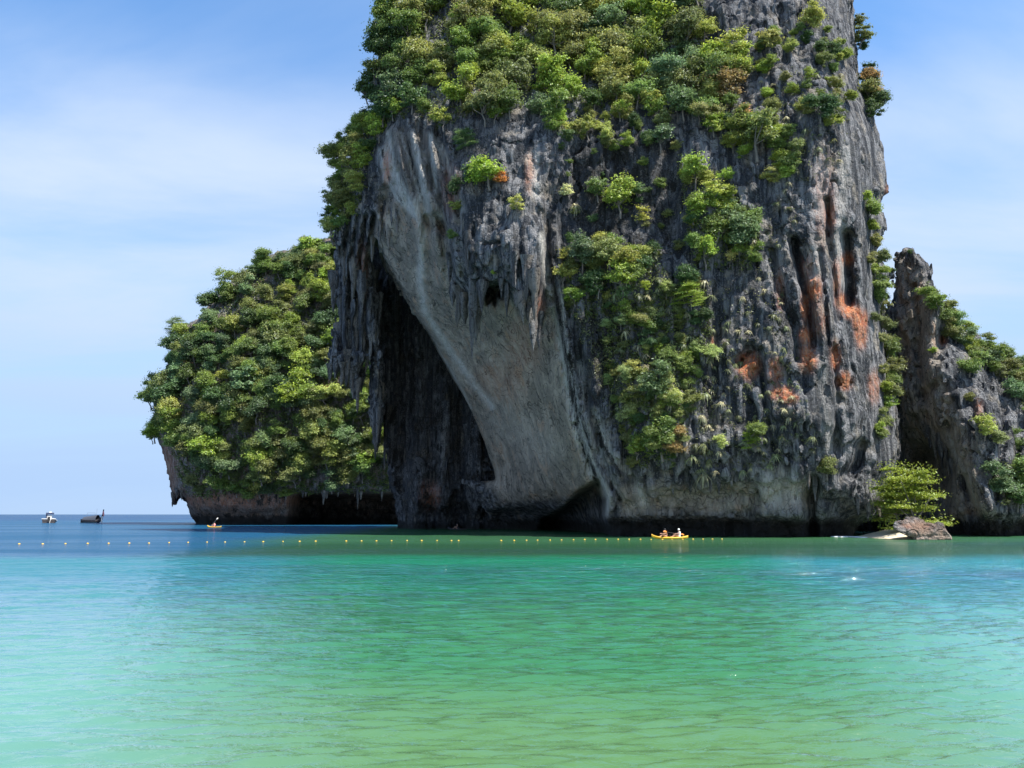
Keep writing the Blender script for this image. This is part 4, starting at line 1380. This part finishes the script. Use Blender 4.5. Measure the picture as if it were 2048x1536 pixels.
# drapery fringe over the smooth wall
for x, y, L, wd in ((906, 575, 40, 18), (917, 590, 74, 22), (930, 600, 52, 24), (945, 588, 140, 22), (953, 596, 96, 26), (964, 575, 54, 20), (1003, 566, 34, 10),
                    (1014, 580, 60, 12), (1034, 590, 30, 20), (1046, 596, 58, 20), (1058, 606, 44, 26), (1066, 622, 86, 24), (1078, 640, 64, 20), (1070, 560, 90, 26),
                    (935, 480, 70, 16), (1030, 520, 60, 20), (1052, 530, 80, 22), (900, 520, 50, 18)):
    stalactite(cliff, x, y, front_y(A_TREE, x, y - 16) - .1, L, wd)
# hanging columns of the dark cave wall
CW = [o for o in COL.objects if o.name == 'cave_wall'][0]
for x, y, L, wd in ((790, 620, 330, 26), (806, 560, 380, 24), (822, 600, 360, 26), (838, 640, 330, 22), (856, 660, 320, 28), (872, 690, 260, 22), (884, 740, 250, 20),
                    (892, 820, 170, 18), (905, 760, 180, 22), (920, 820, 150, 20), (936, 860, 110, 20), (952, 900, 80, 18), (870, 860, 110, 12), (845, 850, 130, 14), (775, 740, 200, 18)):
    stalactite(CW, x, y, front_y(B_TREE, x, y + 30) + .8, L, wd, .1)
for o_name, tree, lst in (('headland', H_TREE, [(346, 990, 24, 9), (354, 980, 18, 7), (364, 985, 16, 7), (606, 986, 10, 5), (612, 986, 7, 4), (648, 986, 24, 8), (654, 986, 12, 7), (676, 986, 9, 4), (716, 986, 34, 7), (722, 986, 14, 6), (764, 986, 18, 5)]),
                          ('hillside', D_TREE, [(1858, 860, 40, 12), (1868, 870, 50, 14), (1880, 880, 60, 14), (1892, 900, 50, 13), (1848, 850, 30, 10), (1905, 930, 50, 13), (1925, 960, 60, 14), (1842, 640, 40, 13), (1806, 560, 36, 12)]),
                          ('cliff', A_TREE, [(1790, 850, 50, 13), (1798, 870, 44, 10), (1780, 855, 40, 12), (1770, 850, 30, 10), (1700, 960, 30, 12), (1420, 960, 28, 10), (1437, 955, 36, 10), (1462, 950, 24, 12), (1628, 960, 44, 12),
                                             (1616, 950, 30, 10), (1380, 965, 24, 9), (1345, 960, 30, 10), (1610, 500, 30, 16), (1636, 500, 26, 14), (1756, 1000, 36, 16), (1735, 1010, 30, 14), (1715, 1000, 30, 12)])):
    par = [o for o in COL.objects if o.name == o_name][0]
    for x, y, L, wd in lst:
        stalactite(par, x, y, front_y(tree, x, y - 10) + .4, L, wd)

# ------------------------------------------------------------------ boulder, sand and bright tree under the pinnacle
BO = [(1786, 1050), (1790, 1043), (1806, 1041), (1812, 1033), (1828, 1034), (1846, 1040), (1850, 1045), (1868, 1047), (1876, 1043), (1885, 1046), (1889, 1053), (1893, 1062), (1903, 1075), (1908, 1100),
      (1832, 1100), (1828, 1080), (1812, 1070), (1796, 1063), (1789, 1058)]
bx = np.arange(36.5, 47.5, .085, dtype=np.float32); by = np.arange(76, 83, .1, dtype=np.float32); bz = np.arange(-.9, 3.6, .085, dtype=np.float32)
BXX, BYY, BZZ = np.meshgrid(bx, by, bz, indexing='ij')
px_, py_ = project(BXX, BYY, BZZ)
D = -poly_dist(BO, px_, py_) * BYY / F
D = np.maximum(D, (77.4 + .55 * np.maximum(BZZ - .9, 0) + .5 * np.maximum(.7 - BZZ, 0) * (px_ < 1832) - BYY) * .8)
D = np.maximum(D, (BYY - 81.3 + .4 * BZZ) * .8)
fr1 = np.abs(pn(BXX * .7 + 4, BYY * .7, BZZ * 1.5)); fr2 = np.abs(pn(BXX * 1.6, BYY * 1.6 + 7, BZZ * 2.6))
D = D + 0.16 * (.07 - np.minimum(fr1, .07)) / .07 + .05 * (.1 - np.minimum(fr2, .1)) / .1 + .13 * pn(BXX * 1.3, BYY * 1.3, BZZ * 2) + .06 * pn(BXX * 3.2, BYY * 3.2, BZZ * 3.2)
V, Q = surface_nets(D, (36.5, 76, -.9), np.array([.085, .1, .085]))
me = make_mesh('boulder', V, Q)
me.transform(Matrix.Translation(-Vector(at(1840, 1080, 79))))
me.polygons.foreach_set('use_smooth', np.zeros(len(Q), bool))
BOULD = rock_material('boulder_rock', .85)
px_, py_ = project(V[:, 0], V[:, 1], V[:, 2])
a = me.attributes.new('stain', 'FLOAT_COLOR', 'POINT')
a.data.foreach_set('color', np.stack([.35 * np.exp(-ell(1830, 1052, 30, 6, px_, py_) ** 4), .2 + .5 * ss(py_, 1055, 1068), .0 * px_, ss(py_, 1076, 1082)], 1).astype(np.float32).ravel())
tag(link('boulder', me, BOULD, loc=at(1840, 1080, 79)), 'big flat-topped brown boulder at the water edge beside the small sand strip', 'boulder')


def sand_material():
    m, t, b = mat('sand')
    geo = t.node('ShaderNodeNewGeometry')
    n = t.noise(geo.outputs['Position'], 1.4, 5)
    t.put(b.inputs['Base Color'], t.mix(n, (.50, .43, .31), (.66, .58, .43)))
    b.inputs['Roughness'].default_value = .95
    return m


SAND = sand_material()


def mound(name, cx, cy, rx, ry, h, label):
    nx, ny = 60, 24
    V, Q = [], []
    for i in range(nx):
        for j in range(ny):
            u, v = -1 + 2 * i / (nx - 1), -1 + 2 * j / (ny - 1)
            x, y = cx + u * rx, cy + v * ry
            z = h * max(-1, 1.15 - 1.3 * math.hypot(u, max(0, -v) * 1.05)) + .05 * float(pn(x * .8, y * .8, 3.0))
            V.append((x, y, z))
    for i in range(nx - 1):
        for j in range(ny - 1):
            a = i * ny + j
            Q.append((a, a + ny, a + ny + 1, a + 1))
    return tag(link(name, make_mesh(name, V, Q), SAND), label, kind='structure')


p0 = on_water(1760, 1073)
mound('sand_strip', p0[0] + .4, 83.5, 4.4, 4.6, .75, 'little strip of pale sand at the cliff foot')
# the beach on which the viewer stands
V, Q = [], []
for i in range(61):
    for j in range(31):
        x, y = -60 + i * 2, -40 + j * 1.55
        z = min(1.2, .62 - .16 * y) + .04 * float(pn(x * .4, y * .4, .5))
        V.append((x, y, z))
for i in range(60):
    for j in range(30):
        a = i * 31 + j
        Q.append((a, a + 31, a + 32, a + 1))
tag(link('beach', make_mesh('beach', V, Q), SAND), 'pale sand beach sloping into the shallow water', kind='structure')

# bright tree beside the boulder
tb = at(1802, 1050, 84.5)
tr = bpy.data.objects.new('tree', None)
COL.objects.link(tr)
cm, tm = CROWNS['layered'][0]
sR = 84 * 84.5 / F
tr.matrix_world = Matrix.Translation(tb + np.array([.7, -.3, -1.1])) @ Matrix.Diagonal((sR * .8, sR * .66, sR * .98, 1))
k = link('crown', cm, parent=tr); k.color = (.25, .31, .04, 1)
link('trunk', tm, parent=tr)
tag(tr, 'vivid yellow-green tree with tiered branches behind the brown boulder', 'tree')
tr2 = bpy.data.objects.new('tree', None)
COL.objects.link(tr2)
cm, tm = CROWNS['layered'][1]
sR = 42 * 85 / F
tr2.matrix_world = Matrix.Translation(at(1795, 1045, 85.5)) @ Matrix.Diagonal((sR, sR * .8, sR * 1.1, 1))
k = link('crown', cm, parent=tr2); k.color = (.17, .23, .05, 1)
link('trunk', tm, parent=tr2)
tag(tr2, 'smaller green tree to the left of the vivid tree over the sand strip', 'tree')

# ------------------------------------------------------------------ float line
WHITE = plain('white_paint', (.78, .77, .72), .45)
YELLOW = plain('yellow_plastic', (.80, .45, .03), .35)
ORANGE = plain('orange_plastic', (.72, .22, .03), .4)
DARKW = plain('dark_wood', (.045, .04, .042), .6)
NAVY = plain('navy_canvas', (.03, .045, .10), .7)
RED = plain('red_cloth', (.6, .06, .06), .8)
PINK = plain('pink_cloth', (.8, .28, .28), .8)
SKIN = plain('skin', (.45, .25, .17), .55)
BLACK = plain('black_cloth', (.02, .02, .022), .8)
METAL = plain('galvanised_metal', (.35, .35, .36), .4, .8)


def lathe(profile, sides=14):
    V, Q = [], []
    for r, z in profile:
        for k in range(sides):
            a = 2 * math.pi * k / sides
            V.append((r * math.cos(a), r * math.sin(a), z))
    for i in range(len(profile) - 1):
        for k in range(sides):
            Q.append((i * sides + k, i * sides + (k + 1) % sides, (i + 1) * sides + (k + 1) % sides, (i + 1) * sides + k))
    return np.array(V, float), np.array(Q)


fv, fq = lathe([(.004, -.13), (.11, -.11), (.17, -.03), (.175, .03), (.14, .10), (.07, .145), (.055, .19), (.004, .20)])
buoy_mesh = make_mesh('buoy', (fv[:, [2, 1, 0]] * np.array([1.35, 1, .8]) + np.array([0, 0, .05])) * .45, fq)
buoy_mesh.materials.append(plain('sun_bleached_plastic', (.5, .41, .22), .5)); buoy_mesh.materials.append(YELLOW)
for p in buoy_mesh.polygons:
    c = sum((buoy_mesh.vertices[v].co for v in p.vertices), Vector()) / 4
    p.material_index = 0 if c.z > .07 else 1
BU = [(38, 1088.5), (85, 1088.5), (131, 1088), (175, 1087.5), (217, 1087.3), (258, 1087), (298, 1087), (338, 1086), (376, 1085.5), (414, 1085), (450, 1084.8), (489, 1084.4), (526, 1084), (566, 1083.7), (599, 1083.4),
      (631, 1083), (692, 1082.6), (723, 1082.4), (753, 1082.4), (783, 1082), (814, 1081.8), (843, 1081.8), (874, 1081.8), (903, 1081.8), (917, 1081.8), (1002, 1081.6), (1028, 1081.4), (1053, 1081.2), (1075, 1081), (1100, 1080.8),
      (1123, 1080.6), (1147, 1080), (1169, 1079.6), (1191, 1079.6), (1214, 1079.4), (1236, 1079.2), (1258, 1079.2), (1281, 1079.2), (1302, 1079.6), (1325, 1079.6), (1344, 1079.4), (1365, 1079.2), (1386, 1078.8), (1406, 1078.8), (1425, 1078.6), (1444, 1078.6)]
for x, y in BU:
    o = link('buoy', buoy_mesh, loc=on_water(x, y))
    o.rotation_euler = (0, rng.uniform(-.15, .15), rng.uniform(0, 3.1))
    n = sum(1 for b in BU if x <= b[0] < 950) if x < 950 else sum(1 for b in BU if 950 < b[0] <= x)
    tag(o, f'small pale yellow float, {ordinal(n)} to the {"left" if x < 950 else "right"} of the gap in the line', 'buoy', 'floats of the swimming line')


# ------------------------------------------------------------------ boats and people
def loft(stations, close=True):
    """stations: list of equal-length rings"""
    n = len(stations[0])
    V = np.concatenate([np.asarray(r, float) for r in stations])
    Q = []
    for i in range(len(stations) - 1):
        for k in range(n if close else n - 1):
            Q.append((i * n + k, i * n + (k + 1) % n, (i + 1) * n + (k + 1) % n, (i + 1) * n + k))
    return V, np.array(Q)


def box(x0, x1, y0, y1, z0, z1):
    V = np.array([(x, y, z) for x in (x0, x1) for y in (y0, y1) for z in (z0, z1)], float)
    Q = np.array([(0, 1, 3, 2), (4, 6, 7, 5), (0, 4, 5, 1), (2, 3, 7, 6), (0, 2, 6, 4), (1, 5, 7, 3)])
    return V, Q


def mk(name, vq, m, parent, smooth=False):
    return link(name, make_mesh(name, vq[0], vq[1], smooth), m, parent)


def root(name, loc, rz, label, cat, group=None):
    o = bpy.data.objects.new(name, None)
    COL.objects.link(o)
    o.location = loc
    o.rotation_euler = (0, 0, rz)
    return tag(o, label, cat, group)


def person(loc, rz, label, shirt, head_mat, lean=0.0, reach=.42):
    """seated figure facing local -Y... forward is +Y; legs stretched ahead with knees up"""
    r = root('person', loc, rz, label, 'person')
    P = {'pelvis': (0, 0, .12), 'spine': (0, -.03 + lean * .3, .36), 'chest': (0, lean * .8, .55), 'neck': (0, .03 + lean, .68), 'head': (0, .06 + lean * 1.1, .78), 'crown': (0, .05 + lean * 1.1, .90), 'nose': (0, .155 + lean * 1.1, .80)}
    R = {'pelvis': (.16, .12), 'spine': (.14, .10), 'chest': (.17, .115), 'neck': (.06, .06), 'head': (.085, .10), 'crown': (.07, .08), 'nose': (.022, .022)}
    E = [('pelvis', 'spine'), ('spine', 'chest'), ('chest', 'neck'), ('neck', 'head'), ('head', 'crown'), ('head', 'nose')]
    for s, n in ((-1, 'l'), (1, 'r')):
        for k, q, rad in (('sh', (s * .19, lean * .8, .58), .062), ('el', (s * .27, .17 + lean, .40), .046), ('wr', (s * .21, reach + lean, .44), .034), ('ha', (s * .20, reach + .07 + lean, .45), .04),
                          ('th', (s * .19, reach + .07 + lean, .48), .014),
                          ('hip', (s * .10, .04, .13), .10), ('kn', (s * .17, .42, .34), .062), ('an', (s * .15, .74, .10), .042), ('to', (s * .16, .86, .16), .038)):
            P[n + k] = q
            R[n + k] = (rad, rad)
        E += [('chest', n + 'sh'), (n + 'sh', n + 'el'), (n + 'el', n + 'wr'), (n + 'wr', n + 'ha'), (n + 'wr', n + 'th'), ('pelvis', n + 'hip'), (n + 'hip', n + 'kn'), (n + 'kn', n + 'an'), (n + 'an', n + 'to')]
        for f in range(4):
            k = n + f'f{f}'
            P[k] = (s * (.175 + .018 * f), reach + .13 + lean + .01 * (f % 2), .45 - .012 * f)
            R[k] = (.009, .009)
            E.append((n + 'ha', k))
    names = list(P)
    m = bpy.data.meshes.new('body')
    m.from_pydata([P[k] for k in names], [(names.index(a), names.index(b)) for a, b in E], [])
    o = link('body', m, SKIN, r)
    md = o.modifiers.new('Skin', 'SKIN')
    for i, k in enumerate(names):
        m.skin_vertices[0].data[i].radius = R[k]
    m.skin_vertices[0].data[0].use_root = True
    md.use_smooth_shade = True
    sb = o.modifiers.new('Subd', 'SUBSURF'); sb.levels = 1; sb.render_levels = 1
    if shirt is not None:
        rings = []
        for t, (hw, hd) in zip((0, .3, .6, .85, 1.0), ((.19, .15), (.175, .14), (.20, .145), (.215, .13), (.10, .09))):
            z = .14 + t * .53
            cy = -.02 + lean * t
            rings.append([(hw * math.cos(a), cy + hd * math.sin(a), z) for a in np.linspace(0, 2 * math.pi, 16, endpoint=False)])
        mk('shirt', loft(rings), shirt, r, True)
    hv, hq = lathe([(.108, -.02), (.112, .03), (.10, .09), (.06, .13), (.003, .14)], 14)
    mk('cap', (hv + np.array([0, .045 + lean * 1.1, .83]), hq), head_mat, r, True)
    return r


def paddle(loc, rz, tilt, label, col, L=2.1):
    r = root('paddle', loc, rz, label, 'paddle')
    r.rotation_euler = (0, tilt, rz)
    mk('shaft', tube([(-L / 2, 0, 0), (0, 0, 0), (L / 2, 0, 0)], [.018] * 3, 8), DARKW if col is ORANGE else METAL, r, True)
    for s in (-1, 1):
        rings = []
        for t in np.linspace(0, 1, 6):
            h = .03 + .085 * math.sin(math.pi * min(1, t * .85 + .12))
            rings.append([(s * (L / 2 - .08 + t * .46), .012, -h), (s * (L / 2 - .08 + t * .46), .02, 0), (s * (L / 2 - .08 + t * .46), .012, h), (s * (L / 2 - .08 + t * .46), -.012, h), (s * (L / 2 - .08 + t * .46), -.012, -h)])
        mk('blade', loft(rings), col, r, True)
    return r


def kayak(loc, rz, L, label, seats):
    r = root('kayak', loc, rz, label, 'kayak')
    rings = []
    for t in np.linspace(-1, 1, 25):
        hw = .40 * max(.02, 1 - abs(t) ** 2.4)
        up = .30 * max(0, -t) ** 4 + .16 * max(0, t) ** 4
        keel = -.09 + up * .8 + .06 * abs(t) ** 3
        rail = .17 + up
        deck = rail + .02 - (.09 if -.55 < t < .7 else 0) * (1 if hw > .2 else 0)
        x = t * L / 2
        rings.append([(x, 0, keel), (x, hw * .55, keel + .03), (x, hw * .92, keel + .14), (x, hw, rail - .02), (x, hw * .86, rail + .02), (x, hw * .62, deck), (x, 0, deck),
                      (x, -hw * .62, deck), (x, -hw * .86, rail + .02), (x, -hw, rail - .02), (x, -hw * .92, keel + .14), (x, -hw * .55, keel + .03)])
    mk('hull', loft(rings), YELLOW, r, True)
    for x in seats:
        mk('seat_back', box(x, x + .05, -.22, .22, .1, .42), BLACK, r)
    return r


kp = on_water(1340, 1077.5)
kayak(kp, math.radians(4), 3.85, 'yellow kayak carrying two people in front of the dark cliff foot', (-.05, 1.25))
KM = Matrix.Rotation(math.radians(4), 3, 'Z')
person(Vector(kp) + KM @ Vector((-.35, 0, .08)), math.radians(94), 'bare-backed person with dark hair seated in front in the two-seat kayak', None, BLACK, .10)
person(Vector(kp) + KM @ Vector((.95, 0, .08)), math.radians(94), 'person in a pale shirt and cap paddling at the back of the two-seat kayak', WHITE, WHITE, -.04)
paddle(Vector(kp) + KM @ Vector((.42, 0, .56)), math.radians(30), math.radians(8), 'orange-bladed paddle held by the person in the pale shirt', ORANGE)
kp = on_water(428.5, 1055.3)
kz = math.radians(-22)
kayak(kp, kz, 3.5, 'single yellow kayak near the foot of the wooded headland', (.3,))
KM = Matrix.Rotation(kz, 3, 'Z')
person(Vector(kp) + KM @ Vector((0.05, 0, .08)), kz + math.radians(90), 'person in a pinkish red vest paddling alone in the single kayak', PINK, BLACK, .05)
paddle(Vector(kp) + KM @ Vector((-.4, 0, .72)), math.radians(10), math.radians(-52), 'white-bladed paddle raised by the person in the pinkish red vest', WHITE)
kp = on_water(915, 1059.5)
r = kayak(kp, math.radians(8), 3.2, 'dark canoe in the shadow of the sea cave', (.2,))
for c in r.children:
    c.data.materials.clear(); c.data.materials.append(DARKW)
person(Vector(kp) + Vector((0, 0, .08)), math.radians(90), 'person in dark clothes sitting in the dark canoe by the sea cave', BLACK, BLACK)


def longtail(loc, rz, L, B, label, prow):
    r = root('longtail_boat', loc, rz, label, 'boat')
    rings = []
    for t in np.linspace(-1, 1, 21):
        hw = B / 2 * (1 - max(0, t) ** 2.6) * (.86 + .14 * (1 - max(0, -t) ** 2))
        hw = max(hw, .05)
        rise = prow * max(0, t) ** 5 + .35 * max(0, -t) ** 3
        x = t * L / 2 + (.25 * prow * max(0, t) ** 6)
        top = .75 + rise
        kl = -.25 + .9 * rise * (abs(t) > .6)
        rings.append([(x, 0, kl), (x, hw * .7, kl + .18), (x, hw, kl * .35 + top * .65), (x, hw * 1.02, top), (x, hw * .93, top + .01), (x, hw * .85, top - .22), (x, 0, top - .3),
                      (x, -hw * .85, top - .22), (x, -hw * .93, top + .01), (x, -hw * 1.02, top), (x, -hw, kl * .35 + top * .65), (x, -hw * .7, kl + .18)])
    V, Q = loft(rings)
    Q = np.concatenate([Q, [(k, k + 1, 11 - k - 0, 11 - k) if False else (0, 1, 2, 3), (0, 3, 8, 11), (8, 9, 10, 11), (3, 4, 7, 8), (4, 5, 6, 7)]]) if False else Q
    mk('hull', (V, Q), DARKW, r, True)
    mk('transom', box(-L / 2 - .03, -L / 2 + .05, -B * .42, B * .42, -.1, 1.05), DARKW, r)
    return r


def gunwale(r, L, B, prow, m):
    for s in (-1, 1):
        path = []
        for t in np.linspace(-1, .9, 14):
            hw = B / 2 * (1 - max(0, t) ** 2.6) * (.86 + .14 * (1 - max(0, -t) ** 2)) * 1.03
            path.append((t * L / 2 + .25 * prow * max(0, t) ** 6, s * hw, .78 + prow * max(0, t) ** 5 + .35 * max(0, -t) ** 3))
        mk('gunwale', tube(path, [.06] * 14, 6), m, r, True)


# seen from astern: dark hull, white rails, white cabin with a navy top
bp_ = on_water(99, 1045.8)
b1 = longtail(bp_, math.radians(117), 9.5, 3.6, 'dark boat with white rails and a canopy cabin seen from its stern', 1.0)
gunwale(b1, 9.5, 3.6, 1.0, WHITE)
mk('cabin', box(-.9, 1.6, -.45, .7, .9, 2.3), WHITE, b1)
mk('cabin_side', box(-1.0, 1.7, .71, 1.02, .9, 2.44), NAVY, b1)
mk('canopy', box(-1.2, 1.9, -.8, 1.05, 2.45, 2.95), NAVY, b1)
mk('roof_light', box(.1, .9, -.35, .35, 2.96, 3.25), WHITE, b1)
mk('rail', box(-4.75, -4.6, -1.75, 1.75, 1.15, 1.3), WHITE, b1)
mk('rail', box(-4.82, -4.68, -1.35, 1.35, .45, .58), DARKW, b1)
mk('engine', box(-5.0, -4.2, -.35, .3, .3, 1.75), BLACK, b1)
mk('ladder', tube([(-5.1, -.3, -.1), (-5.0, -.45, .8), (-4.9, -.4, 1.5)], [.06] * 3), WHITE, b1)
mk('antenna', tube([(0, -.9, 1.0), (0, -.95, 2.9)], [.035, .02]), METAL, b1)

bp_ = on_water(184, 1045.6)
b2 = longtail(bp_, math.radians(-4), 5.8, 2.5, 'dark longtail boat with a tall ribboned prow and arched tarp', 1.4)
gunwale(b2, 5.8, 2.5, 1.4, DARKW)
rings = []
for x in np.linspace(-2.4, 1.7, 8):
    h = 1.0 + .55 * (x + 2.6) / 4.3
    rings.append([(x, 1.22 * math.cos(a), .75 + h * math.sin(a)) for a in np.linspace(0, math.pi, 10)])
V, Q = loft(rings, False)
mk('tarp', (V, Q), plain('grey_tarp', (.05, .058, .075), .6), b2, True)
mk('prow_post', tube([(2.75, 0, 1.2), (3.1, 0, 2.3), (3.25, 0, 3.9)], [.22, .19, .15], 8), DARKW, b2, True)
mk('stem_band', tube([(2.95, -.06, .1), (3.02, -.1, 1.2), (3.1, -.12, 1.9)], [.2, .22, .18], 8), WHITE, b2, True)
mk('ribbon', tube([(3.2, -.05, 3.3), (3.34, -.1, 2.8), (3.42, -.1, 2.0)], [.16, .22, .08], 8), PINK, b2, True)
mk('ribbon', tube([(3.17, .02, 2.9), (3.3, .05, 2.5), (3.38, .05, 1.9)], [.2, .22, .07], 8), RED, b2, True)
mk('antenna', tube([(1.2, 0, 1.9), (1.2, 0, 4.2)], [.035, .025]), METAL, b2)
for x in (-2.2, .2):
    mk('awning_pole', tube([(x, .8, 1.2), (x, .8, 2.9)], [.035] * 2), METAL, b2)
mk('awning_rail', tube([(-2.2, .8, 2.9), (.2, .8, 2.9)], [.035] * 2), METAL, b2)

# foam of a passing boat in the cliff's shade, and at the sand edge
FOAM = plain('foam', (.82, .84, .85), .7)


def foam(pts, n, label, wid, seed):
    g = np.random.default_rng(seed)
    parts = []
    for _ in range(n):
        i = g.integers(0, len(pts) - 1)
        t = g.uniform()
        x = pts[i][0] * (1 - t) + pts[i + 1][0] * t
        y = pts[i][1] * (1 - t) + pts[i + 1][1] * t
        p = on_water(x, y) + np.array([0, g.normal() * wid, 0])
        s = g.uniform(.06, .24)
        v, q = lathe([(.02, .5), (.8, .3), (1, 0), (.9, -.4)], 6)
        parts.append((v * np.array([s * 3.0, s * 1.4, s]) + p, q))
    tag(link('foam', make_mesh('foam', *join(parts)), FOAM), label, kind='stuff')


foam([(1240, 1070.5), (1275, 1070), (1310, 1068.5)], 260, 'white wake foam trailing behind the two-seat kayak', .25, 2)
foam([(1678, 1074.2), (1700, 1074), (1722, 1075)], 140, 'white foam where a ripple breaks beside the sand strip', .3, 3)
